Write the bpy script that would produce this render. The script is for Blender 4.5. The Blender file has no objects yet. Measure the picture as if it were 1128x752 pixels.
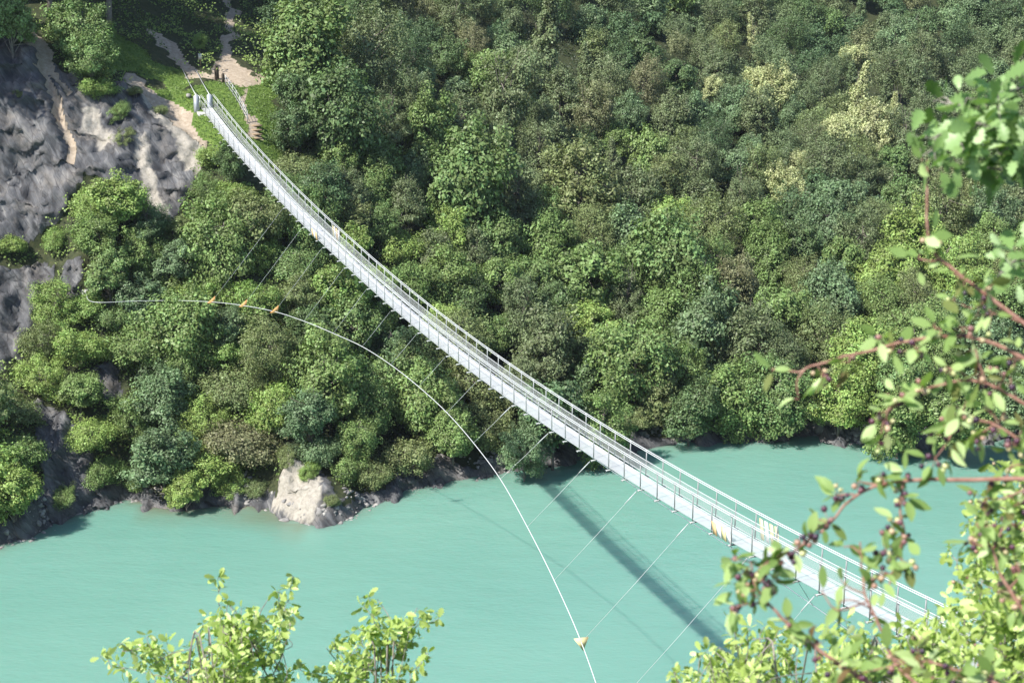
import bpy, math, random
import numpy as np
from math import radians, cos, sin, pi

# ---------------------------------------------------------------- camera, light, exposure
SC = bpy.context.scene
C = SC.collection
WZ = 58.0                      # camera height above the lake
PITCH = 0.3186
FPX, IW, IH = 2100.0, 1128.0, 752.0

cam_d = bpy.data.cameras.new('camera'); cam = bpy.data.objects.new('camera', cam_d); C.objects.link(cam)
cam.location = (0, 0, WZ); cam.rotation_euler = (pi/2 - PITCH, 0, 0)
cam_d.sensor_width = 36.0; cam_d.lens = 36.0*FPX/IW
cam_d.clip_start = 0.1; cam_d.clip_end = 3000
cam_d.dof.use_dof = True; cam_d.dof.focus_distance = 95.0; cam_d.dof.aperture_fstop = 9.5
SC.camera = cam

SUN_EL, SUN_AZ = radians(50), radians(37)          # azimuth: from the left, this far round behind the camera
to_sun = np.array([-cos(SUN_AZ)*cos(SUN_EL), -sin(SUN_AZ)*cos(SUN_EL), sin(SUN_EL)])
w = bpy.data.worlds.new("World"); SC.world = w; w.use_nodes = True
nt = w.node_tree; nt.nodes.clear()
o_ = nt.nodes.new('ShaderNodeOutputWorld'); b_ = nt.nodes.new('ShaderNodeBackground'); s_ = nt.nodes.new('ShaderNodeTexSky')
s_.sky_type = 'NISHITA'; s_.sun_disc = False; s_.sun_elevation = SUN_EL
s_.sun_rotation = math.atan2(to_sun[0], to_sun[1]); s_.altitude = 600
b_.inputs[1].default_value = 0.12
nt.links.new(s_.outputs[0], b_.inputs[0]); nt.links.new(b_.outputs[0], o_.inputs[0])
sd = bpy.data.lights.new('sun', 'SUN'); sd.energy = 5.0; sd.angle = radians(0.53); sd.color = (1.0, 0.955, 0.88)
so = bpy.data.objects.new('sun', sd); C.objects.link(so)
from mathutils import Vector
so.rotation_euler = Vector(to_sun).to_track_quat('Z', 'Y').to_euler(); so.location = (0, 0, 150)
SC.view_settings.view_transform = 'Standard'; SC.view_settings.look = 'None'
SC.view_settings.exposure = 0.74; SC.view_settings.gamma = 1.0; SC.view_settings.use_curve_mapping = False
SC.cycles.max_bounces = 6; SC.cycles.transparent_max_bounces = 24
SC.cycles.sample_clamp_indirect = 4

# ---------------------------------------------------------------- helpers
def ray(u, v):
    dx = (u-IW/2)/FPX; dy = -(v-IH/2)/FPX
    return np.array([dx, cos(PITCH)+dy*sin(PITCH), -sin(PITCH)+dy*cos(PITCH)])
def at(u, v, dist):
    d = ray(u, v); d = d/np.linalg.norm(d)
    return np.array([0, 0, WZ]) + d*dist
def proj(P):
    P = np.asarray(P, float); x = P[..., 0]; y = P[..., 1]; z = P[..., 2]-WZ
    fw = y*cos(PITCH)-z*sin(PITCH); up = y*sin(PITCH)+z*cos(PITCH)
    fw = np.where(fw < 0.5, 0.5, fw)
    return IW/2+FPX*x/fw, IH/2-FPX*up/fw

def _h(ix, iy, iz, s):
    n = (ix.astype(np.int64)*374761393 + iy.astype(np.int64)*668265263 + iz.astype(np.int64)*2147483647 + s*1274126177) & 0xffffffff
    n = ((n ^ (n >> 13))*1274126177) & 0xffffffff
    return ((n ^ (n >> 16)) & 0xffff)/65535.0
def noise3(P, s=0):
    P = np.asarray(P, float); I = np.floor(P).astype(np.int64); F = P-I; F = F*F*(3-2*F)
    r = 0
    for a in (0, 1):
        for b in (0, 1):
            for c in (0, 1):
                wgt = (F[..., 0] if a else 1-F[..., 0])*(F[..., 1] if b else 1-F[..., 1])*(F[..., 2] if c else 1-F[..., 2])
                r = r + wgt*_h(I[..., 0]+a, I[..., 1]+b, I[..., 2]+c, s)
    return r*2-1
def fbm(P, s=0, o=4):
    P = np.asarray(P, float); r = 0; a = 1; t = 0
    for k in range(o):
        r = r + a*noise3(P*(2.03**k)+k*17.3, s+k); t += a; a *= .5
    return r/t
def ridged(P, s=0, o=4):
    P = np.asarray(P, float); r = 0; a = 1; t = 0
    for k in range(o):
        r = r + a*(1-np.abs(noise3(P*(2.1**k)+k*11.1, s+k))*2); t += a; a *= .55
    return r/t
def inpoly(u, v, poly):
    u = np.asarray(u, float); v = np.asarray(v, float); r = np.zeros(u.shape, bool); n = len(poly)
    for i in range(n):
        x1, y1 = poly[i]; x2, y2 = poly[(i+1) % n]
        if y1 == y2: continue
        c = ((y1 > v) != (y2 > v)) & (u < (x2-x1)*(v-y1)/(y2-y1)+x1)
        r ^= c
    return r

def mesh_np(name, V, F, attr=None, smooth=False):
    """V (n,3); F (m,k) all with the same number of corners"""
    V = np.asarray(V, np.float32); F = np.asarray(F, np.int32)
    me = bpy.data.meshes.new(name); me.vertices.add(len(V)); me.vertices.foreach_set('co', V.ravel())
    m, k = F.shape
    me.loops.add(m*k); me.loops.foreach_set('vertex_index', F.ravel())
    me.polygons.add(m); me.polygons.foreach_set('loop_start', np.arange(0, m*k, k, dtype=np.int32))
    me.polygons.foreach_set('loop_total', np.full(m, k, np.int32))
    if smooth: me.polygons.foreach_set('use_smooth', np.ones(m, bool))
    if attr:
        for nm, (dom, vals) in attr.items():
            if np.ndim(vals) == 2:
                a = me.color_attributes.new(nm, 'FLOAT_COLOR', dom)
                a.data.foreach_set('color', np.asarray(vals, np.float32).ravel())
            else:
                a = me.attributes.new(nm, 'FLOAT', dom); a.data.foreach_set('value', np.asarray(vals, np.float32))
    me.update(calc_edges=True)
    return me
def link(name, me, mat=None, parent=None):
    o = bpy.data.objects.new(name, me); C.objects.link(o)
    if mat is not None:
        me.materials.clear(); me.materials.append(mat)
    if parent is not None: o.parent = parent
    return o
def tag(o, label=None, cat=None, group=None, kind=None):
    if label: o['label'] = label
    if cat: o['category'] = cat
    if group: o['group'] = group
    if kind: o['kind'] = kind
    return o
def empty(name, loc, label, cat, group=None, rz=0):
    o = bpy.data.objects.new(name, None); C.objects.link(o); o.location = tuple(loc); o.rotation_euler = (0, 0, rz)
    o.empty_display_size = 0.3
    return tag(o, label, cat, group)

class MB:
    """collects quads for one mesh"""
    def __init__(s): s.V = []; s.F = []; s.n = 0
    def add(s, V, F):
        V = np.asarray(V, float); F = np.asarray(F, int); s.V.append(V); s.F.append(F+s.n); s.n += len(V)
    def box(s, c, ax, ay, az):     # centre and half-axis vectors
        c, ax, ay, az = [np.asarray(q, float) for q in (c, ax, ay, az)]
        V = [c+i*ax+j*ay+k*az for i in (-1, 1) for j in (-1, 1) for k in (-1, 1)]
        s.add(V, [[0, 1, 3, 2], [4, 6, 7, 5], [0, 4, 5, 1], [2, 3, 7, 6], [0, 2, 6, 4], [1, 5, 7, 3]])
    def tube(s, P, R, k=6, cap=True):
        if k % 2: k += 1
        P = np.asarray(P, float); n = len(P); R = np.broadcast_to(np.asarray(R, float), (n,))
        T = np.gradient(P, axis=0); T /= np.linalg.norm(T, axis=1)[:, None]+1e-9
        up = np.array([0, 0, 1.]) if abs(T[0][2]) < .9 else np.array([1., 0, 0])
        N = np.cross(T[0], up); N /= np.linalg.norm(N); V = []
        for i in range(n):
            N = N-T[i]*(N@T[i]); N /= np.linalg.norm(N)+1e-9; B = np.cross(T[i], N)
            for j in range(k):
                a = 2*pi*j/k; V.append(P[i]+R[i]*(cos(a)*N+sin(a)*B))
        F = [[i*k+j, i*k+(j+1) % k, (i+1)*k+(j+1) % k, (i+1)*k+j] for i in range(n-1) for j in range(k)]
        if cap:
            V.append(P[0]); V.append(P[-1]); a, b = n*k, n*k+1
            for j in range(0, k, 2):
                F.append([a, (j+2) % k, j+1, j]); F.append([b, (n-1)*k+j, (n-1)*k+j+1, (n-1)*k+(j+2) % k])
        s.add(V, F)
    def build(s, name, mat, parent=None, smooth=False, local=None):
        V = np.concatenate(s.V); F = np.concatenate(s.F)
        if local is not None: V = V-np.asarray(local)
        return link(name, mesh_np(name, V, F, smooth=smooth), mat, parent)
def smooth_path(P, n=8):
    P = np.asarray(P, float); Q = np.vstack([2*P[0]-P[1], P, 2*P[-1]-P[-2]]); out = []
    for i in range(1, len(Q)-2):
        for t in np.linspace(0, 1, n, endpoint=False):
            a, b, c, d = Q[i-1], Q[i], Q[i+1], Q[i+2]
            out.append(.5*((2*b)+(-a+c)*t+(2*a-5*b+4*c-d)*t*t+(-a+3*b-3*c+d)*t**3))
    out.append(P[-1]); return np.array(out)

# ---------------------------------------------------------------- materials
class NT:
    def __init__(s, name):
        s.m = bpy.data.materials.new(name); s.m.use_nodes = True; s.t = s.m.node_tree; s.t.nodes.clear()
        s.out = s.t.nodes.new('ShaderNodeOutputMaterial')
    def n(s, typ, inp=None, **kw):
        nd = s.t.nodes.new(typ)
        for k, v in kw.items(): setattr(nd, k, v)
        for k, v in (inp or {}).items():
            if isinstance(v, bpy.types.NodeSocket): s.t.links.new(v, nd.inputs[k])
            else: nd.inputs[k].default_value = v
        return nd
    def mix(s, f, a, b, mode='MIX'):
        nd = s.n('ShaderNodeMix', {0: f, 6: a, 7: b}, data_type='RGBA', blend_type=mode); return nd.outputs[2]
    def ramp(s, f, stops):
        nd = s.n('ShaderNodeValToRGB', {0: f}); cr = nd.color_ramp
        while len(cr.elements) > 1: cr.elements.remove(cr.elements[-1])
        cr.elements[0].position = stops[0][0]; cr.elements[0].color = stops[0][1]
        for p_, c_ in stops[1:]:
            e = cr.elements.new(p_); e.color = c_
        return nd.outputs[0]
    def math(s, op, a, b=0.0, clamp=False):
        nd = s.n('ShaderNodeMath', {0: a, 1: b}, operation=op, use_clamp=clamp); return nd.outputs[0]
    def surf(s, sock): s.t.links.new(sock, s.out.inputs[0])
def rgb(r, g, b): return (r, g, b, 1)
def G(x): return (x, x, x, 1)

def leaf_mat(name, cols, hue_per_obj=True, trans=.2, rough=.5, spec=.35, val0=.54):
    """cols: list of base colours; the object picks one blend of them, each leaf varies about it"""
    N = NT(name)
    info = N.n('ShaderNodeObjectInfo'); att = N.n('ShaderNodeAttribute', attribute_name='tint')
    n = len(cols)
    stops = [(i/(max(1, n-1)), rgb(*c)) for i, c in enumerate(cols)]
    if hue_per_obj:
        f = N.math('ADD', N.math('MULTIPLY', info.outputs['Random'], .8), N.math('MULTIPLY', att.outputs['Fac'], .2))
    else: f = att.outputs['Fac']
    col = N.ramp(f, stops)
    hsv = N.n('ShaderNodeHueSaturation', {'Color': col, 'Hue': N.math('ADD', N.math('MULTIPLY', att.outputs['Fac'], .03), .485),
              'Value': N.math('ADD', N.math('MULTIPLY', att.outputs['Fac'], .72), val0)})
    pb = N.n('ShaderNodeBsdfPrincipled', {'Base Color': hsv.outputs[0], 'Roughness': rough, 'Specular IOR Level': spec})
    tcol = N.mix(1.0, hsv.outputs[0], rgb(1.0, 1.15, .45), 'MULTIPLY')
    tr = N.n('ShaderNodeBsdfTranslucent', {'Color': tcol})
    mx = N.n('ShaderNodeMixShader', {0: trans, 1: pb.outputs[0], 2: tr.outputs[0]})
    N.surf(mx.outputs[0]); return N.m
LEAF = {
 'bright': leaf_mat('leaf_bright', [(.26, .38, .10), (.31, .42, .115), (.23, .36, .10)]),
 'mid':    leaf_mat('leaf_mid', [(.19, .29, .095), (.23, .325, .105), (.175, .275, .10)]),
 'dark':   leaf_mat('leaf_dark', [(.12, .19, .075), (.145, .22, .085), (.115, .19, .09)]),
 'blue':   leaf_mat('leaf_blue_green', [(.165, .255, .125), (.20, .29, .14)]),
 'olive':  leaf_mat('leaf_olive', [(.22, .28, .11), (.25, .295, .12), (.205, .27, .11)]),
 'dull':   leaf_mat('leaf_dull', [(.19, .245, .115), (.21, .26, .125), (.175, .24, .115)]),
 'brown':  leaf_mat('leaf_brown', [(.25, .25, .13), (.23, .255, .125)]),
 'pale':   leaf_mat('leaf_blossom', [(.47, .51, .24), (.52, .55, .29)]),
}
def bark_mat(name, c1, c2, scale=30):
    N = NT(name); tc = N.n('ShaderNodeTexCoord')
    no = N.n('ShaderNodeTexNoise', {'Vector': tc.outputs['Object'], 'Scale': scale, 'Detail': 5})
    col = N.ramp(no.outputs[0], [(.3, rgb(*c1)), (.7, rgb(*c2))])
    bm = N.n('ShaderNodeBump', {'Strength': .4, 'Height': no.outputs[0]})
    pb = N.n('ShaderNodeBsdfPrincipled', {'Base Color': col, 'Roughness': .8, 'Normal': bm.outputs[0]})
    N.surf(pb.outputs[0]); return N.m
BARK = bark_mat('bark_grey', (.12, .10, .085), (.25, .22, .19), 6)
TWIG = bark_mat('twig_red_brown', (.20, .085, .06), (.38, .22, .17), 60)
TWIGG = bark_mat('twig_grey', (.16, .14, .12), (.34, .31, .27), 60)

def ground_mat():
    N = NT('hillside_ground'); tc = N.n('ShaderNodeTexCoord'); P = tc.outputs['Object']
    z = N.n('ShaderNodeAttribute', attribute_name='zone'); sep = N.n('ShaderNodeSeparateColor', {0: z.outputs['Color']})
    n1 = N.n('ShaderNodeTexNoise', {'Vector': P, 'Scale': .35, 'Detail': 8, 'Roughness': .65})
    n2 = N.n('ShaderNodeTexNoise', {'Vector': P, 'Scale': 3.0, 'Detail': 8, 'Roughness': .7})
    # bedded rock: stretched noise along tilted beds
    mp = N.n('ShaderNodeMapping', {'Vector': P, 'Rotation': (radians(10), radians(52), radians(15)), 'Scale': (3.2, 2.4, .5)}, vector_type='TEXTURE')
    n3 = N.n('ShaderNodeTexNoise', {'Vector': mp.outputs[0], 'Scale': .9, 'Detail': 5, 'Roughness': .52, 'Distortion': .8})
    vo = N.n('ShaderNodeTexVoronoi', {'Vector': mp.outputs[0], 'Scale': 1.1}, feature='DISTANCE_TO_EDGE')
    crack = N.math('LESS_THAN', vo.outputs[0], .03)
    rock = N.ramp(n3.outputs[0], [(.3, rgb(.042, .043, .047)), (.45, rgb(.08, .082, .087)), (.58, rgb(.122, .124, .13)), (.76, rgb(.25, .247, .24))])
    rock = N.mix(N.math('MULTIPLY', N.n('ShaderNodeMapRange', {0: n1.outputs[0], 1: .5, 2: .7}).outputs[0], .55), rock, rgb(.28, .25, .215))
    rock = N.mix(N.math('MULTIPLY', crack, .55), rock, rgb(.06, .055, .055))
    pale = N.ramp(n2.outputs[0], [(.3, rgb(.24, .22, .185)), (.6, rgb(.40, .37, .32))])
    rock = N.mix(z.outputs['Alpha'], pale, rock)          # alpha 0 marks pale limestone
    grass = N.ramp(n2.outputs[0], [(.3, rgb(.05, .10, .02)), (.55, rgb(.12, .19, .035)), (.75, rgb(.21, .24, .08))])
    soil = N.ramp(n2.outputs[0], [(.3, rgb(.27, .21, .15)), (.6, rgb(.43, .36, .28)), (.8, rgb(.56, .49, .40))])
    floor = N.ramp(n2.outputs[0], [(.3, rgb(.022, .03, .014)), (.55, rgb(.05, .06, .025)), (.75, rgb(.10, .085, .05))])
    edge = N.math('MULTIPLY', N.math('SUBTRACT', n2.outputs[0], .5), .9)
    def msk(s): return N.n('ShaderNodeMapRange', {0: N.math('ADD', s, edge), 1: .38, 2: .62}).outputs[0]
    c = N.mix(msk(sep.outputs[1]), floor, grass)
    c = N.mix(msk(sep.outputs[2]), c, soil)
    c = N.mix(msk(sep.outputs[0]), c, rock)
    hgt = N.math('ADD', N.math('ADD', n3.outputs[0], N.math('MULTIPLY', n2.outputs[0], .45)), N.math('MULTIPLY', N.math('MINIMUM', vo.outputs[0], .08), 1.6))
    hgt = N.math('ADD', N.math('MULTIPLY', hgt, msk(sep.outputs[0])), N.math('MULTIPLY', n2.outputs[0], .25))
    bm = N.n('ShaderNodeBump', {'Strength': .5, 'Distance': .25, 'Height': hgt})
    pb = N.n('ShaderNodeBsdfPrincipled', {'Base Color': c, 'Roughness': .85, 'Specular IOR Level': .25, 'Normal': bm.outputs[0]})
    N.surf(pb.outputs[0]); return N.m
GROUND = ground_mat()

def water_mat():
    N = NT('turquoise_lake'); tc = N.n('ShaderNodeTexCoord'); P = tc.outputs['Object']
    mp = N.n('ShaderNodeMapping', {'Vector': P, 'Rotation': (0, 0, radians(20)), 'Scale': (1, 2.2, 1)})
    n1 = N.n('ShaderNodeTexNoise', {'Vector': mp.outputs[0], 'Scale': 1.6, 'Detail': 4, 'Roughness': .6})
    n2 = N.n('ShaderNodeTexNoise', {'Vector': P, 'Scale': .035, 'Detail': 4})
    n3 = N.n('ShaderNodeTexNoise', {'Vector': mp.outputs[0], 'Scale': .25, 'Detail': 2})
    a = N.n('ShaderNodeAttribute', attribute_name='shallow')
    col = N.ramp(n2.outputs[0], [(.3, rgb(.135, .290, .236)), (.7, rgb(.168, .330, .266))])
    sh = N.math('MULTIPLY', a.outputs['Fac'], N.math('ADD', n3.outputs[0], .35), True)
    col = N.mix(sh, col, rgb(.14, .19, .13))
    h = N.math('ADD', n1.outputs[0], N.math('MULTIPLY', n3.outputs[0], 2.0))
    bm = N.n('ShaderNodeBump', {'Strength': .55, 'Distance': .06, 'Height': h})
    pb = N.n('ShaderNodeBsdfPrincipled', {'Base Color': col, 'Roughness': .16, 'IOR': 1.33, 'Normal': bm.outputs[0], 'Subsurface Weight': .85, 'Subsurface Radius': (.4, 1.0, .85), 'Subsurface Scale': 1.8})
    N.surf(pb.outputs[0]); return N.m
WATER = water_mat()

def plain(name, col, rough=.5, metal=0.0, var=.12, scale=4):
    N = NT(name); tc = N.n('ShaderNodeTexCoord')
    no = N.n('ShaderNodeTexNoise', {'Vector': tc.outputs['Object'], 'Scale': scale, 'Detail': 5})
    c = N.mix(no.outputs[0], rgb(*[x*(1-var) for x in col]), rgb(*[min(1, x*(1+var)) for x in col]))
    pb = N.n('ShaderNodeBsdfPrincipled', {'Base Color': c, 'Roughness': rough, 'Metallic': metal})
    N.surf(pb.outputs[0]); return N.m
STEEL = plain('galvanised_steel', (.55, .57, .58), .45, .35)
POST = plain('dull_steel_post', (.34, .36, .36), .5, .3)
CABLE = plain('white_cable', (.70, .72, .72), .4, .1)
TIE = plain('thin_tie_cable', (.52, .55, .55), .45, .1)
PYLON = plain('grey_pylon_steel', (.42, .45, .49), .5, .2)
CONC = plain('concrete', (.42, .42, .41), .85)
ORANGE = plain('marker_orange', (.66, .36, .14), .6)
PEACH = plain('board_orange', (.74, .48, .24), .6)
YELLOW = plain('marker_yellow', (.78, .66, .34), .6)
WHITE = plain('marker_white', (.82, .82, .80), .6)
WOOD = plain('weathered_wood', (.33, .24, .15), .8, 0, .3, 9)
DARKWOOD = plain('dark_wood', (.07, .055, .04), .85, 0, .3, 9)
SIGNW = plain('sign_white', (.70, .70, .68), .6)

def net_mat():
    N = NT('wire_netting'); uv = N.n('ShaderNodeTexCoord').outputs['UV']
    s = N.n('ShaderNodeSeparateXYZ', {0: uv})
    def line(a, cell, wd):
        f = N.math('FRACT', N.math('DIVIDE', a, cell)); return N.math('LESS_THAN', f, wd)
    m = N.math('MAXIMUM', line(s.outputs[0], .05, .14), line(s.outputs[1], .05, .14))
    pb = N.n('ShaderNodeBsdfPrincipled', {'Base Color': rgb(.62, .64, .64), 'Roughness': .5, 'Metallic': .3})
    tr = N.n('ShaderNodeBsdfTransparent'); mx = N.n('ShaderNodeMixShader', {0: m, 1: tr.outputs[0], 2: pb.outputs[0]})
    N.surf(mx.outputs[0]); return N.m
NET = net_mat()
def deck_mat():
    N = NT('deck_grating'); uv = N.n('ShaderNodeTexCoord').outputs['UV']
    s = N.n('ShaderNodeSeparateXYZ', {0: uv})
    def line(a, cell, wd):
        f = N.math('FRACT', N.math('DIVIDE', a, cell)); return N.math('LESS_THAN', f, wd)
    seam = line(s.outputs[0], 1.764, .012)
    no = N.n('ShaderNodeTexNoise', {'Vector': uv, 'Scale': .8, 'Detail': 5})
    c = N.mix(no.outputs[0], rgb(.66, .67, .70), rgb(.88, .89, .90)); c = N.mix(seam, c, rgb(.35, .35, .36))
    pb = N.n('ShaderNodeBsdfPrincipled', {'Base Color': c, 'Roughness': .55, 'Metallic': .1})
    tr = N.n('ShaderNodeBsdfTransparent'); mx = N.n('ShaderNodeMixShader', {0: .67, 1: tr.outputs[0], 2: pb.outputs[0]})
    N.surf(mx.outputs[0]); return N.m
DECK = deck_mat()

# ---------------------------------------------------------------- the far hillside (a height field through surveyed points)
def P_at(u, v, y):     # the point at horizontal distance y seen at (u, v)
    r = ray(u, v); return np.array([0, 0, WZ])+r*(y/r[1])
SHORE_PX = [(-60, 622), (0, 600), (28, 594), (60, 575), (100, 556), (140, 549), (180, 556), (240, 553), (292, 556), (318, 571), (350, 578), (382, 571), (410, 552),
            (440, 541), (480, 528), (540, 521), (600, 510), (640, 497), (700, 490), (760, 485), (830, 481), (900, 478), (940, 488), (1000, 492), (1060, 486), (1128, 480), (1250, 474)]
def shore_pt(u, v):
    r = ray(u, v); return (np.array([0, 0, WZ])+r*(-WZ/r[2]))
CT = []
for (u, v) in SHORE_PX:
    p_ = shore_pt(u, v); CT.append((p_[0], p_[1], 0.0))
    CT.append((p_[0], p_[1]-6, -5.0)); CT.append((p_[0], p_[1]-16, -9.0))
    CT.append((p_[0], p_[1]+1.5, 1.7))
for (u, v, y) in [
   (-60, 400, 140), (-60, 200, 152), (-60, 65, 160), (-60, 0, 166),
   (0, 500, 133.5), (0, 400, 142), (0, 330, 147), (0, 270, 150), (0, 200, 154), (0, 130, 157), (0, 65, 161), (0, 20, 166), (0, -60, 178),
   (50, 500, 137), (50, 400, 145), (50, 300, 150), (50, 200, 154.5), (50, 130, 158), (45, 70, 162), (40, 20, 168),
   (90, 480, 138), (90, 400, 143.5), (90, 300, 149), (90, 240, 152), (90, 150, 157.5), (90, 85, 163), (80, 20, 170),
   (140, 480, 140.5), (140, 400, 145), (140, 300, 150), (140, 230, 154), (140, 160, 158.5), (140, 90, 165), (140, 40, 173), (140, -20, 182),
   (190, 490, 140), (190, 400, 146), (190, 300, 152), (190, 240, 155), (190, 180, 159.5), (195, 125, 164.5), (195, 80, 171), (200, 20, 182), (200, -40, 194),
   (226, 118, 165), (240, 112, 166), (250, 85, 171.5), (270, 90, 170.5), (262, 50, 179.5), (255, 10, 190), (250, -40, 204),
   (290, 130, 165.5), (265, 170, 160.5), (240, 200, 158), (290, 210, 158.5), (270, 300, 151), (270, 400, 144.5), (270, 490, 138.5),
   (330, 100, 173), (330, 200, 163), (350, 300, 153.5), (350, 400, 146.5), (330, 490, 139), (325, 505, 136.6), (352, 512, 137.2), (305, 525, 136.4), (378, 530, 137.2), (390, 500, 139.5),
   (350, 0, 196), (440, 0, 208), (440, 100, 184), (440, 200, 170), (440, 300, 159.5), (440, 400, 151), (440, 480, 145.5),
   (560, 0, 226), (560, 100, 198), (560, 200, 180), (560, 300, 166.5), (560, 400, 155.5), (560, 470, 149),
   (700, 0, 244), (700, 100, 212), (700, 200, 189), (700, 300, 172), (700, 400, 158.5), (700, 455, 152),
   (850, 0, 262), (850, 100, 224), (850, 200, 196), (850, 300, 176.5), (850, 400, 160), (850, 450, 153.5),
   (1000, 0, 276), (1000, 100, 234), (1000, 200, 202), (1000, 300, 179.5), (1000, 400, 160.5), (1000, 460, 151),
   (1180, 0, 290), (1180, 100, 242), (1180, 200, 206), (1180, 300, 181), (1180, 400, 160.5), (1180, 450, 152)]:
    p_ = P_at(u, v, y); CT.append(tuple(p_))
for (x, y, z) in [(-110, 122, 0), (-110, 112, -9), (-110, 150, 24), (-110, 180, 52), (-160, 122, 0), (-160, 180, 60), (-80, 185, 46), (-60, 200, 47),
                  (-110, 230, 75), (-40, 240, 45), (0, 260, 44), (-160, 300, 110), (0, 330, 62), (60, 340, 48), (130, 300, 36), (130, 200, 26), (130, 155, 2), (130, 140, -8), (200, 150, 0), (200, 135, -9), (200, 260, 40),
                  (-60, 330, 78), (150, 400, 70), (0, 430, 90), (-200, 450, 160), (260, 420, 90), (-260, 120, 0), (-260, 105, -9), (-260, 220, 80), (300, 150, 0), (300, 130, -9), (300, 250, 45), (0, 600, 150), (-300, 600, 220), (300, 600, 150)]:
    CT.append((x, y, z))
CT = np.array(CT)
_c = CT[:, :2]; _n = len(_c)
_D = np.linalg.norm(_c[:, None]-_c[None], axis=2)
_A = np.zeros((_n+3, _n+3)); _A[:_n, :_n] = _D + np.eye(_n)*-0.15; _A[:_n, _n] = 1; _A[:_n, _n+1:] = _c; _A[_n, :_n] = 1; _A[_n+1:, :_n] = _c.T
_w = np.linalg.solve(_A, np.concatenate([CT[:, 2], [0, 0, 0]]))
def h_base(x, y):
    x = np.asarray(x, float); y = np.asarray(y, float); sh = x.shape; X = x.ravel(); Y = y.ravel(); out = np.empty(len(X))
    for i in range(0, len(X), 40000):
        a, b = X[i:i+40000], Y[i:i+40000]
        d = np.sqrt((a[:, None]-_c[:, 0])**2+(b[:, None]-_c[:, 1])**2)
        out[i:i+40000] = d@_w[:_n]+_w[_n]+a*_w[_n+1]+b*_w[_n+2]
    return out.reshape(sh)

ROCKS = [

 [(-80, 20), (0, 40), (45, 62), (70, 75), (110, 88), (150, 95), (185, 112), (212, 140), (226, 165), (218, 190), (206, 222), (188, 250), (160, 240), (146, 214), (118, 210), (96, 196), (72, 235), (44, 264), (20, 272), (-80, 275)],
 [(-80, 296), (20, 296), (58, 286), (62, 312), (42, 352), (22, 392), (0, 412), (-80, 420)],
 [(70, 292), (92, 284), (96, 300), (84, 330), (68, 336)],
 [(28, 445), (62, 450), (84, 480), (112, 522), (150, 556), (60, 582), (20, 602), (-40, 620), (-40, 590), (30, 560), (50, 520)],
 [(100, 400), (132, 400), (134, 452), (112, 450)],
 [(296, 556), (304, 528), (322, 500), (348, 512), (372, 545), (388, 572), (350, 582), (318, 574)],
 [(396, 230), (428, 228), (440, 248), (412, 252)],
 [(636, 420), (668, 428), (690, 445), (668, 452), (640, 440)],
]
PALES = [[(294, 556), (304, 528), (322, 500), (345, 514), (358, 545), (340, 570)], [(140, 84), (190, 104), (226, 140), (230, 175), (218, 215), (206, 190), (196, 158), (160, 118)],
         [(150, 150), (160, 150), (178, 200), (186, 250), (174, 245), (160, 200)], [(92, 118), (108, 120), (122, 150), (112, 168), (98, 150)]]
SOILS = [[(136, 82), (160, 88), (196, 112), (222, 146), (224, 160), (196, 138), (162, 108), (140, 98)],
         [(254, -30), (264, -30), (259, 40), (254, 60), (276, 80), (292, 92), (272, 98), (258, 98), (248, 90), (236, 88), (205, 86), (206, 79), (234, 79), (244, 62), (247, 40)],
         [(30, 20), (44, 40), (58, 72), (80, 102), (76, 106), (54, 80), (36, 54), (26, 34)],
         [(40, 58), (52, 80), (66, 108), (80, 140), (88, 180), (80, 186), (70, 148), (56, 112), (38, 78)],
         [(268, 96), (276, 112), (280, 132), (290, 134), (292, 150), (276, 150), (272, 130), (266, 108)],
         [(166, 34), (190, 50), (215, 80), (207, 86), (180, 60), (160, 42)],
         [(402, 236), (420, 234), (426, 246), (408, 248)], [(470, 322), (492, 334), (488, 346), (474, 340)]]
GRASSES = [[(170, 90), (210, 98), (236, 92), (300, 90), (318, 140), (322, 190), (260, 180), (236, 160), (225, 150), (214, 138), (180, 108)],
           [(60, 15), (110, 10), (150, 60), (220, 90), (200, 96), (140, 78), (70, 70)]]

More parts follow.
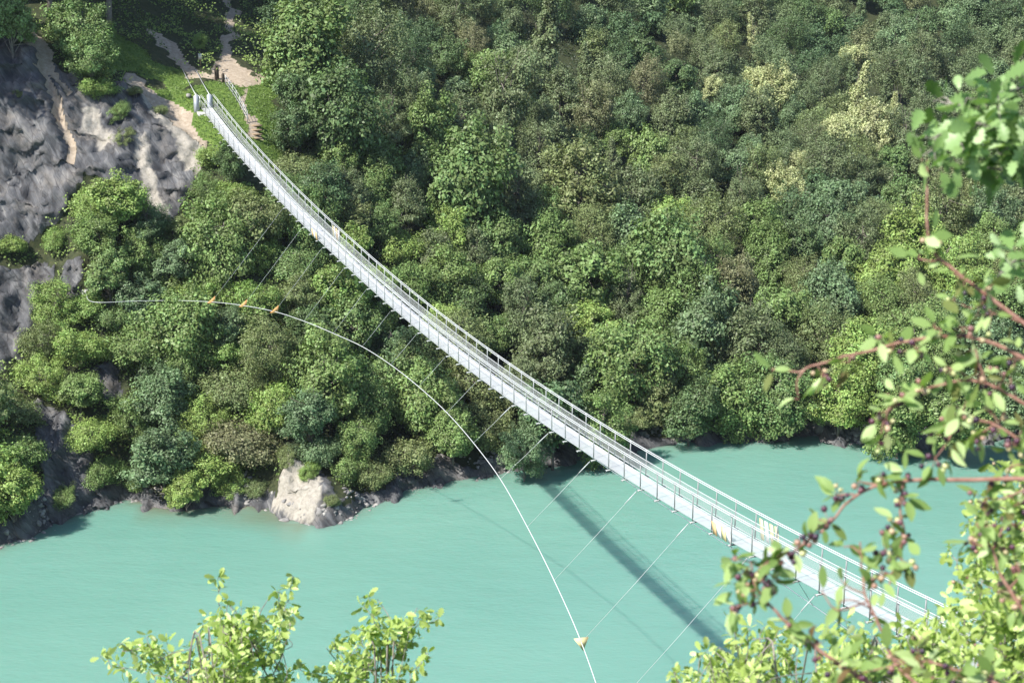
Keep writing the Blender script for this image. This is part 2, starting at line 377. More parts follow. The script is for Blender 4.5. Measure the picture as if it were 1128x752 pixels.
def build_hillside():
    xs = np.concatenate([np.linspace(-420, -75, 24)[:-1], np.arange(-75, -68, 1.0), np.arange(-68, -6, .22), np.arange(-6, 62, .4), np.linspace(62, 420, 40)])
    ys = np.concatenate([np.linspace(88, 124, 14)[:-1], np.arange(124, 178, .2), np.arange(178, 215, .5), np.arange(215, 320, 3.0), np.linspace(320, 700, 24)])
    X, Y = np.meshgrid(xs, ys); Z = h_base(X, Y)
    P = np.stack([X, Y, Z], -1); u, v = proj(P)
    jit = fbm(P*.45, 5, 4)*15; jit2 = fbm(P*.45+50, 9, 4)*12
    def mask(polys):
        m = np.zeros(X.shape)
        for p_ in polys: m = np.maximum(m, inpoly(u+jit, v+jit2, p_).astype(float))
        return m
    far = Y > 125
    rock = mask(ROCKS); soil = mask(SOILS); grass = mask(GRASSES); pale = mask(PALES)*rock
    shore = (Z < 1.0+1.0*fbm(P*.3, 3, 3)); rock = np.maximum(rock, shore)
    soil = np.where(np.isin(soil, 1), soil, 0)
    rock = np.where((soil > 0) & ~shore, 0, rock)
    # relief: blocky ledges on rock, gentle hummocks under the trees
    r_soft = rock.copy()
    for _ in range(3):
        r_soft[1:-1, 1:-1] = (r_soft[1:-1, 1:-1]*2+r_soft[:-2, 1:-1]+r_soft[2:, 1:-1]+r_soft[1:-1, :-2]+r_soft[1:-1, 2:])/6
    beds = P@np.array([[.5, -.25, .85], [.2, .9, -.3], [-.85, .4, .5]])
    rel = ridged(beds*np.array([.12, .12, .5]), 21, 5)*.95+ridged(P*.5, 31, 4)*.45
    terr = np.floor(rel*4)/4*.5+rel*.5
    amp = np.where((u > 270) & (u < 410) & (v > 450), .95, np.where(pale > 0, .9, 1.5))
    for _ in range(6): amp[1:-1, 1:-1] = (amp[:-2, 1:-1]+amp[2:, 1:-1]+amp[1:-1, :-2]+amp[1:-1, 2:])/4
    Z2 = Z+terr*r_soft*amp-r_soft*.4
    Z2 = Z2+fbm(P*.18, 77, 4)*.8*(1-r_soft)*np.clip((Z+2)/6, 0, 1)*np.where(soil > 0, .2, 1)*np.where(grass > 0, .3, 1)
    Z2 = np.where(Z < -1.5, Z, Z2)
    # jut rock horizontally, too
    Y2 = Y-r_soft*(ridged(P*np.array([.35, .35, .7]), 41, 5))*amp*.9
    ny, nx = X.shape
    idx = np.arange(nx*ny).reshape(ny, nx)
    F = np.stack([idx[:-1, :-1], idx[:-1, 1:], idx[1:, 1:], idx[1:, :-1]], -1).reshape(-1, 4)
    col = np.stack([rock, grass, soil, 1-pale], -1).reshape(-1, 4)
    V = np.stack([X, Y2, Z2], -1).reshape(-1, 3)
    me = mesh_np('hillside', V, F, {'zone': ('POINT', col)}, smooth=False)
    o = link('hillside', me, GROUND); tag(o, kind='structure', label='steep wooded far bank with grey rock face and sandy path')
    return xs, ys, Z2, (rock, grass, soil)
GX, GY, GZ, (M_ROCK, M_GRASS, M_SOIL) = build_hillside()
def hz(x, y):
    x = np.asarray(x, float); y = np.asarray(y, float)
    i = np.clip(np.searchsorted(GX, x)-1, 0, len(GX)-2); j = np.clip(np.searchsorted(GY, y)-1, 0, len(GY)-2)
    fx = np.clip((x-GX[i])/(GX[i+1]-GX[i]), 0, 1); fy = np.clip((y-GY[j])/(GY[j+1]-GY[j]), 0, 1)
    return (GZ[j, i]*(1-fx)+GZ[j, i+1]*fx)*(1-fy)+(GZ[j+1, i]*(1-fx)+GZ[j+1, i+1]*fx)*fy
def mask_at(M, x, y):
    i = np.clip(np.searchsorted(GX, x)-1, 0, len(GX)-2); j = np.clip(np.searchsorted(GY, y)-1, 0, len(GY)-2); return M[j, i]
_YS = np.concatenate([np.arange(118, 230, .4), np.arange(230, 420, 2.0)])
def hit(u, v, hc=0.0):
    """ground point below the place where the ray through (u, v) passes hc above the hillside"""
    r = ray(u, v); t = _YS/r[1]; Q = np.array([0, 0, WZ])+r*t[:, None]
    g = np.maximum(hz(Q[:, 0], Q[:, 1]), 0)+hc; k = np.argmax(Q[:, 2] <= g)
    if not (Q[:, 2] <= g).any(): return None
    return np.array([Q[k, 0], Q[k, 1], max(0.0, float(hz(Q[k, 0], Q[k, 1])))]), Q[k]

# ---------------------------------------------------------------- near bank under the camera
def near_z(x, y):
    P = np.stack([x, y, np.zeros_like(x)], -1)
    z = np.where(y > 0, WZ-1.6-1.12*y, WZ-1.6-.25*y)
    z = z+np.clip((x-12)/14, 0, 1)*13*np.clip(y/12, 0, 1)*np.clip((50-y)/15, 0, 1)
    z = z+fbm(P*.15, 61, 4)*1.2*np.clip((np.abs(y)+np.abs(x)-2)/6, 0, 1)
    return np.maximum(z, -6)
def build_near():
    xs = np.concatenate([np.linspace(-400, -40, 30)[:-1], np.linspace(-40, 60, 120), np.linspace(60, 400, 30)[1:]]); ys = np.concatenate([np.linspace(-200, -10, 20)[:-1], np.linspace(-10, 70, 110)])
    X, Y = np.meshgrid(xs, ys); Z = near_z(X, Y); ny, nx = X.shape; idx = np.arange(nx*ny).reshape(ny, nx)
    F = np.stack([idx[:-1, :-1], idx[:-1, 1:], idx[1:, 1:], idx[1:, :-1]], -1).reshape(-1, 4)
    n_ = fbm(np.stack([X, Y, Z], -1)*.2, 8, 3)
    col = np.stack([(n_ > .1)*1.0, (n_ < -.1)*.8, 0*n_, 1+0*n_], -1).reshape(-1, 4)
    me = mesh_np('near_bank', np.stack([X, Y, Z], -1).reshape(-1, 3), F, {'zone': ('POINT', col)}, smooth=True)
    tag(link('near_bank', me, GROUND), kind='structure', label='steep near bank below the camera')
build_near()

# ---------------------------------------------------------------- lake
def build_lake():
    xs = np.concatenate([np.linspace(-600, -70, 12)[:-1], np.linspace(-70, 70, 141), np.linspace(70, 600, 12)[1:]])
    ys = np.concatenate([np.linspace(-100, 100, 12)[:-1], np.linspace(100, 165, 131), np.linspace(165, 400, 8)[1:]])
    X, Y = np.meshgrid(xs, ys); D = h_base(X, Y); sh = np.clip(1+D/2.6, 0, 1)*(Y > 100)
    u, v = proj(np.stack([X, Y, 0*X], -1))
    sh = np.where((u > 150) & (u < 330) & (Y > 100), np.clip(1+D/4.5, 0, 1)*1.3, sh*.45)
    ny, nx = X.shape; idx = np.arange(nx*ny).reshape(ny, nx)
    F = np.stack([idx[:-1, :-1], idx[:-1, 1:], idx[1:, 1:], idx[1:, :-1]], -1).reshape(-1, 4)
    me = mesh_np('lake_water', np.stack([X, Y, 0*X], -1).reshape(-1, 3), F, {'shallow': ('POINT', sh.ravel())})
    tag(link('lake_water', me, WATER), kind='structure', label='calm opaque turquoise lake')
build_lake()

# ---------------------------------------------------------------- footbridge
BX, BY, BZ, BTH, BA, BB, BS = 8.272926749212004, 72.58672486693217, -32.22667842220992+WZ, 1.206999442394525, 0.1254976368580818, 1.1992193753728193e-3, 1.764354696258874
HD = np.array([cos(BTH), -sin(BTH), 0]); SD = np.array([sin(BTH), cos(BTH), 0])     # along (towards the near end) and across (to the right side)
UP = np.array([0, 0, 1.])
BW = 1.08; I0, I1 = -56, 24
def bp(i, side=0.0, h=0.0):
    t = i*BS; side = side-.32*min(1, max(0, (-32-i)/18)); return np.array([BX, BY, BZ+BA*t+BB*t*t+h])+HD*t+SD*side
def build_bridge():
    root = empty('suspension_footbridge', bp(I0, BW/2), 'long narrow white suspension footbridge sagging across the turquoise lake', 'footbridge')
    L = np.array(root.location)
    ii = np.arange(I0, I1+.001, .5)
    # deck: a thin ribbon with uv in metres
    V = []; F = []; UV = []
    for k, i in enumerate(ii):
        for s in (.1, BW-.1): V.append(bp(i, s, .02)-L)
        if k: F.append([2*k-2, 2*k-1, 2*k+1, 2*k])
    me = mesh_np('deck', V, F)
    uvl = me.uv_layers.new(name='UVMap'); 
    for k in range(len(F)):
        a, b = ii[k]*BS+200, ii[k+1]*BS+200
        for c, (q, r) in enumerate([(a, 0), (a, BW-.12), (b, BW-.12), (b, 0)]): uvl.data[k*4+c].uv = (q, r)
    link('deck', me, DECK, root)
    for side in (0, BW):
        # hand cables in a close pair, a middle cable, a foot cable
        for h, off, r, nm, mt in ((1.20, .055, .018, 'hand_cable', CABLE), (1.20, -.055, .018, 'hand_cable', CABLE), (.72, 0, .012, 'middle_cable', CABLE), (.06, 0, .02, 'deck_cable', STEEL)):
            m = MB(); m.tube([bp(i, side+off, h+(.012 if off > 0 else 0)) for i in ii], r, 6); m.build(nm, mt, root, True, L)
        V = []; F = []
        for k, i in enumerate(ii):
            V.append(bp(i, side, .04)-L); V.append(bp(i, side, 1.0 if False else .72)-L)
            if k: F.append([2*k-2, 2*k, 2*k+1, 2*k-1])
        me = mesh_np('wire_netting', V, F); uvl = me.uv_layers.new(name='UVMap')
        for k in range(len(F)):
            a, b = ii[k]*BS+200, ii[k+1]*BS+200
            for c, (q, r) in enumerate([(a, 0), (b, 0), (b, .68), (a, .68)]): uvl.data[k*4+c].uv = (q, r)
        link('wire_netting', me, NET, root)
    # posts: the hundred that show largest are parts, the rest one mesh
    def post(m, i, side):
        o = -1 if side == 0 else 1
        b = bp(i, side, -.06); lean = SD*o*.02
        m.box(b+UP*.65+lean*.5, HD*.022, SD*.022, UP*.62+lean*.5)
        m.box(b+UP*1.262+lean, HD*.05, SD*.075, UP*.012)
    rest = MB()
    for i in range(I0+1, I1):
        for side in (0, BW):
            if -33 <= i <= 14+2:
                m = MB(); post(m, i, side); m.build('post', POST, root, False, L)
            else: post(rest, i, side)
    tag(rest.build('posts', POST, root, False, L), kind='stuff')
    for i in range(I0+1, I1):
        m = MB(); c = bp(i, BW/2, -.09); m.box(c, HD*.025, SD*(BW/2+.14), UP*.03)
        for s in (-.2, BW+.2):
            m.box(bp(i, s*.6 if s < 0 else BW+.12, -.10), HD*.09, SD*.018, UP*.018)
        m.build('crossbeam', POST, root, False, L)
    # striped boards hung on both railings
    for (i0, n, side, cols) in ((1.0, 5, BW, (YELLOW, YELLOW, WHITE, YELLOW, YELLOW)), (.2, 4, 0, (PEACH, WHITE, YELLOW, WHITE)),
                                (-35.0, 4, BW, (YELLOW, WHITE, PEACH, WHITE)), (-35.6, 3, 0, (PEACH, WHITE, PEACH))):
        far = i0 < -10
        bd = None
        for k in range(n):
            if n == 5 and k == 0: continue
            stp = .24 if not far else .27
            i = i0+k*stp
            o = .035 if side == 0 else -.035
            m = MB(); lo, hi = (.12, .95) if side else (.0, .5)
            a = bp(i, side-o*(1 if side == 0 else 1), (lo+hi)/2)
            wd = .15 if side else .2
            m.box(a-SD*(.03 if side == 0 else -.03), HD*wd*.9+UP*BA*wd*.2, SD*.012, UP*(hi-lo)/2+HD*-.10)
            if bd is None:
                bd = m.build('warning_board', cols[k], root, False, L); bd['label'] = 'yellow, orange and white striped board on the railing'
            else: m.build('stripe', cols[k], bd, False, L)
    # end pylons with rounded saddles, threshold and backstays
    def pylon(side, name='pylon'):
        m = MB(); b = bp(I0, side, -.75); hw = .23
        prof = [(-hw, 0), (hw, 0), (hw, 1.75)]+[(hw*cos(a), 1.75+hw*sin(a)) for a in np.linspace(0, pi, 9)[1:-1]]+[(-hw, 1.75)]
        n = len(prof); V = []
        for s in (-.11, .11):
            for (q, z) in prof: V.append(b+SD*q+HD*s+UP*z)
        F = [[j, (j+1) % n, n+(j+1) % n, n+j] for j in range(n)]
        for s in (0, n):
            for j in range(1, n-1, 2):
                F.append([s, s+j, s+j+1, s+min(j+2, n-1)] if s else [0, min(j+2, n-1), j+1, j])
        F = [f for f in F if len(set(f)) == 4]
        m.add(V, F); m.build(name, PYLON, root, False, L)
        m = MB(); tp = bp(I0, side, 1.2)
        e = tp-HD*7-UP*2.2-SD*(0.8 if side == 0 else -.3); e[2] = float(hz(e[0], e[1]))+.1
        m.tube([tp, (tp+e)/2-UP*.05, e], .03, 6); m.build('backstay', STEEL, root, True, L)
    pylon(-.42); pylon(BW-.32)
    m = MB(); 
    m.box(bp(I0, BW/2, -.55)-HD*1.2, HD*1.8, SD*1.0, UP*.32); m.build('abutment', CONC, root, False, L)
    for s in (0, BW):
        m = MB()
        for q in (0, 1.2, 2.4): m.box(bp(I0, s, .35)-HD*(q+.4), HD*.03, SD*.03, UP*.6)
        m.tube([bp(I0, s, .95)-HD*.4, bp(I0, s, .95)-HD*2.8], .03); m.tube([bp(I0, s, .5)-HD*.4, bp(I0, s, .5)-HD*2.8], .02)
        m.build('end_railing', STEEL, root, False, L)
build_bridge()

# wind cables: both curve away from the deck towards the banks, tied to it every third post
LA = {-34: (3.75, 4.35), -31: (3.05, 3.5), -28: (2.48, 2.82), -25: (2.08, 2.20), -22: (1.87, 1.86), -19: (1.84, 1.70), -16: (1.93, 1.72), -13: (2.28, 1.86), -10: (2.76, 2.20), -7: (3.38, 2.98), -4: (4.15, 3.82), -1: (5.05, 4.80), 2: (6.2, 6.0), 5: (7.6, 7.5), 8: (9.2, 9.2)}
RA = {-50: (2.4, 1.2), -43: (2.0, 1.1), -34: (1.8, 1.05), -25: (1.7, 1.0), -16: (1.55, 1.05), -10: (1.5, 1.15), -5: (1.56, 1.30), -2: (1.72, 1.42), 0: (2.16, 1.88), 1.5: (2.7, 2.5), 3: (3.3, 3.15), }
def plane_pt(i, u, v):
    B = bp(i)-np.array([0, 0, WZ]); d = ray(u, v); t = (B@HD)/(d@HD); return np.array([0, 0, WZ])+d*t
def build_wind():
    pts = [hit(150, 331.5, 6.6)[1], hit(192, 331, 6.6)[1], plane_pt(-40, 233, 332.5), plane_pt(-37, 268, 336.5)]
    ties = [(-40, pts[2]), (-37, pts[3])]
    g = hit(95, 333)[0]; anchor = g+UP*.1; lead = hit(103, 332.6, 5.6)[1]
    for i, (a, c) in LA.items():
        p_ = bp(i)-SD*a-UP*c; pts.append(p_); ties.append((i, p_))
    end = bp(13)-SD*13-UP*12; pts.append(end)
    e2 = end+HD*8-SD*5-UP*3.2; e2[2] = float(near_z(np.array([e2[0]]), np.array([e2[1]]))[0]) if e2[1] < 50 else e2[2]
    pts.append(e2)
    pts = [anchor, lead]+pts
    root = empty('wind_cable', anchor, 'slack white guy cable curving over the trees and lake left of the footbridge', 'guy cable', 'wind guy cables of the footbridge')
    L = anchor
    m = MB(); m.tube(smooth_path(pts, 6), .019, 6); m.build('cable', CABLE, root, True, L)
    m = MB(); m.box(anchor, (.25, 0, 0), (0, .25, 0), (0, 0, .3)); m.build('anchor', CONC, root, False, L)
    for (i, p_) in ties:
        b = bp(i, -.2, -.12); m = MB(); m.tube([b, b*.5+p_*.5-UP*.02*np.linalg.norm(b-p_)*.3, p_], .0075, 5)
        if i > -14:
            d = (p_-b)/np.linalg.norm(p_-b); m.tube([b, b+d*.75], .022, 5)
        m.build('tie_cable', TIE, root, True, L)
    for k, (i, p_) in enumerate([(-40, pts[4]), (-37, pts[5]), (-34, pts[6]), (-1, bp(-1)-SD*5.05-UP*4.8)]):
        # three-sided marker hanging point-down beside the cable
        m = MB(); s = .42 if k < 3 else .40; q = np.array([.3, -.2, 1]) if k < 3 else np.array([.1, .3, -1.])
        ex = np.array([.95, .1, .1]); d3 = np.array([.2, -.9, .3])
        if k < 3: tri = [p_+np.array([-.34, 0, -.1]), p_+np.array([.22, 0, -.12]), p_+np.array([.30, 0, .48])]
        else: tri = [p_+np.array([-.32, 0, .16]), p_+np.array([.30, .1, .20]), p_+np.array([.08, 0, -.40])]
        tri = np.array(tri); th_ = d3/np.linalg.norm(d3)*.05
        V = np.vstack([tri-th_, tri+th_]); V = np.vstack([V, (V[0]+V[1])/2, (V[3]+V[4])/2])
        m.add(V, [[0, 6, 1, 2], [3, 5, 4, 7], [0, 2, 5, 3], [1, 4, 5, 2], [6, 7, 4, 1], [0, 3, 7, 6]])
        o = m.build('cable_marker', ORANGE if k < 3 else YELLOW, root, False, L); o['label'] = 'orange triangular marker on the cable' if k < 3 else 'pale yellow triangular marker on the cable above the lake'
    pts = []; ties = []
    for i, (a, c) in RA.items():
        p_ = bp(i)+SD*a-UP*c; pts.append(p_)
    g = bp(-54)+SD*2.6-UP*1.5; g[2] = float(hz(g[0], g[1])); pts = [g+UP*.1]+pts
    pts += [plane_pt(5.5, 972, 720), plane_pt(8, 1025, 758), plane_pt(11, 1095, 812)]
    ks = np.array(list(RA)); va = np.array(list(RA.values()))
    root = empty('wind_cable', pts[0], 'white guy cable running below the right edge of the footbridge deck', 'guy cable', 'wind guy cables of the footbridge'); L = pts[0]
    m = MB(); m.tube(smooth_path(pts, 6), .019, 6); m.build('cable', CABLE, root, True, L)
    for i in range(-46, 5, 3):
        a = np.interp(i, ks, va[:, 0]); c = np.interp(i, ks, va[:, 1]); p_ = bp(i)+SD*a-UP*c; b = bp(i, BW+.2, -.12)
        m = MB(); m.tube([b, p_], .0125, 5); m.build('tie_cable', TIE, root, True, L)
build_wind()

# ---------------------------------------------------------------- foliage
def unit(v): return v/(np.linalg.norm(v, axis=-1, keepdims=True)+1e-9)
def leaf_quads(P, Nrm, size, rng, asp=.62):
    """pointed four-cornered leaf sprays at P facing Nrm"""
    n = len(P); Nrm = unit(Nrm); r = unit(rng.normal(size=(n, 3))); T = unit(np.cross(Nrm, r)); B = np.cross(Nrm, T)
    s = np.broadcast_to(size, (n,))[:, None]; a = s*asp
    V = np.stack([P-T*s, P-B*a+T*s*.1, P+T*s-Nrm*s*.25, P+B*a+T*s*.1], 1).reshape(-1, 3)
    return V, np.arange(4*n).reshape(n, 4)
def make_crown(seed, R, H, nc=60, nl=14000, size=.105, form='round', low=-.35):
    """boughs: each a spray of leaves stretched outwards and upwards from the middle of the crown"""
    rng = np.random.default_rng(seed)
    sc = np.array([R, R, H/2]); axis = np.array([rng.normal(0, .12), rng.normal(0, .12), 0])
    big = unit(rng.normal(size=(7, 3))+np.array([0, 0, .2])); bs = rng.uniform(.75, 1.15, 7)     # a few main limbs set the outline
    d = unit(rng.normal(size=(nc*4, 3))); d = d[d[:, 2] > low][:nc]; nc = len(d)
    lobe = np.max(np.clip(d@big.T, 0, 1)**3*bs, axis=1); lump = .52+.5*lobe+.35*fbm(d*2.1+seed*3.1, seed, 3)
    if form == 'cone':
        t = rng.uniform(0, 1, nc)**1.2; th = rng.uniform(0, 2*pi, nc); rad = (1-t)**.75*.8*rng.uniform(.35, 1, nc)
        cen = np.stack([rad*np.cos(th), rad*np.sin(th), t*1.9-.95], 1)*sc
        cr = R*rng.uniform(.14, .26, nc)*(1-.4*t); out = unit(cen*np.array([1, 1, 0])+np.array([0, 0, .25*R]))
    else:
        rr = rng.uniform(.45, 1.0, nc)**.6
        cen = d*(rr*lump)[:, None]*sc+axis*d[:, 2:3]*R; lo, hi = (.10, .22) if form == 'loose' else (.12, .27)
        cr = R*rng.uniform(lo, hi, nc); out = unit(d+np.array([0, 0, .45])+rng.normal(0, .35, (nc, 3)))
    k = rng.choice(nc, nl, p=(cr**2)/np.sum(cr**2))
    g = rng.normal(size=(nl, 3)); g = unit(g)*(rng.random((nl, 1))**.45)
    along = np.sum(g*out[k], 1, keepdims=True); st = 1.75 if form == 'loose' else 1.3
    P = cen[k]+(g+out[k]*along*(st-1))*cr[k][:, None]*np.array([1.05, 1.05, .8])
    Nn = unit(g*.9+out[k]*.55+np.array([0, 0, .45])+rng.normal(0, .55, (nl, 3)))
    sz = size*.86*rng.uniform(.5, 1.5, nl)*(1+.4*(rng.random(nc) < .2)[k])
    V, F = leaf_quads(P, Nn, sz, rng, .5 if form == 'loose' else .62)
    tint = np.clip(.45+.28*rng.normal(size=nl)+.22*rng.normal(size=nc)[k], 0, 1)
    return mesh_np('crown', V, F, {'tint': ('FACE', tint)}), cen
def make_trunk(seed, cen, R, H, base, r0):
    rng = np.random.default_rng(seed+99); m = MB()
    top = np.array([rng.normal(0, .1)*R, rng.normal(0, .1)*R, H*.25]); b = np.array([0, 0, -base])
    P = smooth_path([b, b*.5+np.array([rng.normal(0, .12), rng.normal(0, .12), 0]), np.zeros(3)+top*.2, top], 4)
    m.tube(P, np.linspace(r0, r0*.3, len(P)), 7)
    for c in cen[rng.choice(len(cen), min(22, len(cen)), replace=False)]*1.04:
        q = P[rng.integers(len(P)//3, len(P)-1)]
        m.tube(smooth_path([q, (q+c)/2+rng.normal(0, .1, 3)*R*.4, c], 3), np.linspace(r0*.35, r0*.08, 7), 5)
    V = np.concatenate(m.V); F = np.concatenate(m.F)
    me = mesh_np('trunk', V, F, smooth=True); me.materials.append(BARK); return me
PROTO = {}
def proto(kind):
    if kind in PROTO: return PROTO[kind]
    spec = {'round': [(1, 2.8, 6.0, 190, 17000, .10), (2, 2.8, 6.4, 150, 17000, .105), (3, 2.9, 5.6, 230, 18000, .095), (4, 2.8, 6.2, 130, 16000, .11), (5, 2.9, 7.2, 200, 18000, .10), (6, 3.0, 5.4, 170, 18000, .115)],
            'loose': [(11, 2.8, 6.2, 260, 15000, .085), (12, 2.8, 5.6, 320, 15000, .08), (13, 2.8, 7.2, 230, 15000, .09), (14, 2.7, 6.6, 280, 14000, .10)],
            'scrub': [(21, 2.8, 4.2, 200, 15000, .085), (22, 3.0, 3.6, 230, 15000, .085), (23, 2.7, 4.8, 180, 15000, .08), (24, 2.9, 4.4, 260, 14000, .09)],
            'cone': [(31, 2.4, 6.6, 230, 16000, .085), (32, 2.2, 7.4, 210, 16000, .085)]}[kind]
    out = []
    for (sd_, R, H, nc, nl, sz) in spec:
        me, cen = make_crown(sd_, R, H, nc, int(nl*.95), sz, {'round': 'round', 'loose': 'loose', 'scrub': 'loose' if sd_ % 2 else 'round', 'cone': 'cone'}[kind], low=-.6 if kind == 'scrub' else -.8)
        tr = make_trunk(sd_, cen, R, H, base=H*.5+2.2 if kind != 'scrub' else H*.5+.6, r0=.13)
        out.append((me, tr))
    PROTO[kind] = out; return out
CACHE = {}
def crown_for(kind, var, colour):
    """the crown mesh with one leaf material each, so colours can be shared between copies"""
    key = (kind, var, colour)
    if key not in CACHE:
        me = proto(kind)[var][0].copy(); me.materials.append(LEAF[colour]); me.name = 'crown'; CACHE[key] = me
    return CACHE[key]
TREES = []       # (u, v, rpx, kind, colour, extra label or None)
def T(u, v, r, kind, colour, label=None): TREES.append((u, v, r, kind, colour, label))
# trees that can be pointed out
T(330, 52, 44, 'round', 'mid', 'big round leafy tree right of the sandy path')
T(330, 108, 26, 'round', 'dark', 'dark round tree just below the big tree beside the path')
T(372, 138, 40, 'round', 'dark', 'wide dark tree above the upper third of the footbridge')
T(405, 60, 42, 'loose', 'dull', 'tall loose grey-green tree right of the big round tree')
T(408, 100, 24, 'loose', 'dull', 'greyish tree between the wide dark tree and the tall loose tree')
T(470, 145, 26, 'round', 'mid', 'round mid green tree above the dark hollow beside the bridge')
T(510, 205, 48, 'round', 'mid', 'broad bright-topped tree in the middle of the forest')
T(556, 120, 36, 'loose', 'dull', 'large fine-leaved dull green tree uphill of the broad bright tree')
T(640, 210, 42, 'loose', 'olive', 'olive brown fine-leaved tree right of the broad bright tree')
T(655, 262, 26, 'loose', 'olive', 'small olive tree with bare grey stems showing')
T(640, 315, 36, 'round', 'mid', 'rounded mid green tree above the lower half of the bridge')
T(700, 395, 42, 'round', 'mid', 'large tree with layered light green boughs above the shore')
T(735, 290, 40, 'round', 'mid', 'large mid green tree in the lower forest')
T(770, 375, 36, 'round', 'blue', 'blue-green tree near the shore right of the layered tree')
T(810, 442, 30, 'round', 'mid', 'round bush-like tree leaning over the water by the rock gully')
T(858, 440, 30, 'round', 'mid', 'leafy tree overhanging the far shoreline')
T(925, 440, 32, 'round', 'bright', 'bright green tree overhanging the far shoreline')
T(812, 318, 26, 'loose', 'brown', 'brownish sparse tree with dead twigs')
T(600, 50, 34, 'cone', 'dull', 'dark conical tree beside the black shadow high in the forest')
T(945, 112, 23, 'cone', 'pale', 'tallest pale yellow blossoming tree, cone shaped')
T(920, 148, 22, 'round', 'pale', 'low pale yellow blossoming tree below the cone shaped one')
T(960, 140, 22, 'round', 'pale', 'widest pale yellow blossoming tree')
T(986, 128, 18, 'cone', 'pale', 'pale yellow blossoming tree at the right of the cluster')
T(858, 106, 19, 'round', 'pale', 'cream tinged blossoming tree left of the pale cluster')
T(838, 96, 15, 'round', 'pale', 'small cream blossoming tree beside another, high in the forest')
T(872, 213, 19, 'round', 'pale', 'pale yellow round tree alone below the blossoming cluster')
T(880, 184, 13, 'round', 'pale', 'small yellowish tree just above the lone pale round tree')
T(830, 44, 14, 'cone', 'pale', 'thin pale blossoming tree near the top of the forest')
T(782, 100, 14, 'round', 'pale', 'small pale green-yellow tree left of the cream blossoming trees')
T(944, 66, 13, 'round', 'pale', 'tiny pale blossoming tree above the cone shaped one')
T(90, 34, 27, 'round', 'mid', 'leafy shrub-like tree at the cliff top left of the shaded slope')
T(100, 64, 25, 'round', 'mid', 'bright-edged tree at the top of the grey rock face')
T(108, 98, 18, 'scrub', 'bright', 'small bright bush growing in the notch of the rock face')
T(12, 20, 30, 'round', 'mid', 'green tree hanging over the left end of the cliff')
T(130, 124, 12, 'scrub', 'mid', 'small bush at the top of the crack in the rock face')
T(134, 152, 13, 'scrub', 'olive', 'narrow olive bush in the crack of the rock face')
T(22, 104, 7, 'scrub', 'olive', 'tiny tuft on the left part of the grey cliff')
T(150, 100, 8, 'scrub', 'olive', 'tiny dry bush on the tan edge of the cliff')
T(176, 122, 8, 'scrub', 'olive', 'small dry bush halfway down the tan cliff edge')
T(135, 222, 30, 'round', 'bright', 'bright round tree at the foot of the grey rock face')
T(95, 222, 20, 'scrub', 'bright', 'bright pointed bush left of the round tree at the rock foot')
T(105, 262, 26, 'round', 'mid', 'mid green tree just below the rock face')
T(118, 300, 28, 'round', 'mid', 'rounded tree at the upper left end of the white guy cable')
T(14, 270, 17, 'scrub', 'bright', 'low green bush at the left edge between the two grey rock faces')
T(60, 262, 16, 'scrub', 'bright', 'bright low bush right between the two grey rock faces')
T(90, 385, 30, 'scrub', 'bright', 'wide bright green bush right of the lower rock face')
T(18, 452, 24, 'scrub', 'olive', 'olive bush at the left edge above the dark gully')
T(12, 548, 33, 'round', 'bright', 'bright green tree hanging over the water at the left edge')
T(100, 480, 26, 'scrub', 'bright', 'yellow-green bush above the dark gully')
T(152, 534, 13, 'scrub', 'mid', 'low bush at the waterline right of the dark gully')
T(282, 538, 12, 'scrub', 'olive', 'low olive bush touching the left foot of the white rock')
T(66, 548, 13, 'scrub', 'mid', 'small green bush low in the dark gully')
T(112, 520, 22, 'scrub', 'mid', 'shaded bush hanging into the dark gully')
T(195, 290, 26, 'round', 'blue', 'blue-green tree under the rock face left of the bridge')
T(245, 270, 34, 'round', 'mid', 'large round tree left of the bridge below the rocks')
T(200, 365, 40, 'round', 'mid', 'broad tree just below the middle of the left guy cable')
T(262, 215, 20, 'scrub', 'bright', 'bush tucked under the upper part of the bridge')
T(232, 175, 15, 'scrub', 'bright', 'small bright bush between the rock edge and the upper bridge')
T(238, 240, 20, 'round', 'mid', 'young green tree at the right edge of the rock face')
T(180, 440, 34, 'round', 'blue', 'pale blue-green tree above the left shore')
T(178, 505, 36, 'round', 'blue', 'wide blue-green tree leaning over the left shoreline')
T(230, 510, 30, 'scrub', 'bright', 'low green bush at the shoreline left of the white rock')
T(265, 490, 34, 'scrub', 'brown', 'yellow-brown shrub above the shoreline left of the white rock')
T(260, 430, 30, 'scrub', 'olive', 'dry olive shrub in the middle of the left slope')
T(340, 462, 26, 'round', 'blue', 'silvery blue-green tree above the white rock')
T(352, 498, 19, 'scrub', 'blue', 'grey-green shrub growing on top of the white rock')
T(318, 506, 13, 'scrub', 'olive', 'small olive bush on the peak of the white rock')
T(340, 520, 11, 'scrub', 'bright', 'small bright bush just below the peak of the white rock')
T(384, 520, 20, 'scrub', 'mid', 'green shrub on the right shoulder of the white rock')
T(366, 552, 9, 'scrub', 'olive', 'little shrub low on the face of the white rock')
T(412, 522, 20, 'scrub', 'olive', 'olive shrub right of the white rock at the waterline')
T(395, 482, 24, 'round', 'mid', 'green tree uphill of the olive waterline shrub')
T(448, 505, 26, 'scrub', 'olive', 'yellowish shrub on the shaded bank beside the lake')
T(360, 420, 38, 'round', 'mid', 'big tree framed by the curve of the guy cable')
T(300, 385, 32, 'loose', 'olive', 'thin olive tree under the first orange markers')
T(540, 470, 28, 'scrub', 'olive', 'olive shrub below the bridge where its shadow reaches the shore')
T(500, 480, 24, 'round', 'mid', 'green tree at the shore crossed by the bridge shadow')
T(512, 340, 26, 'round', 'dark', 'dense rounded bush just right of the pale boulder')
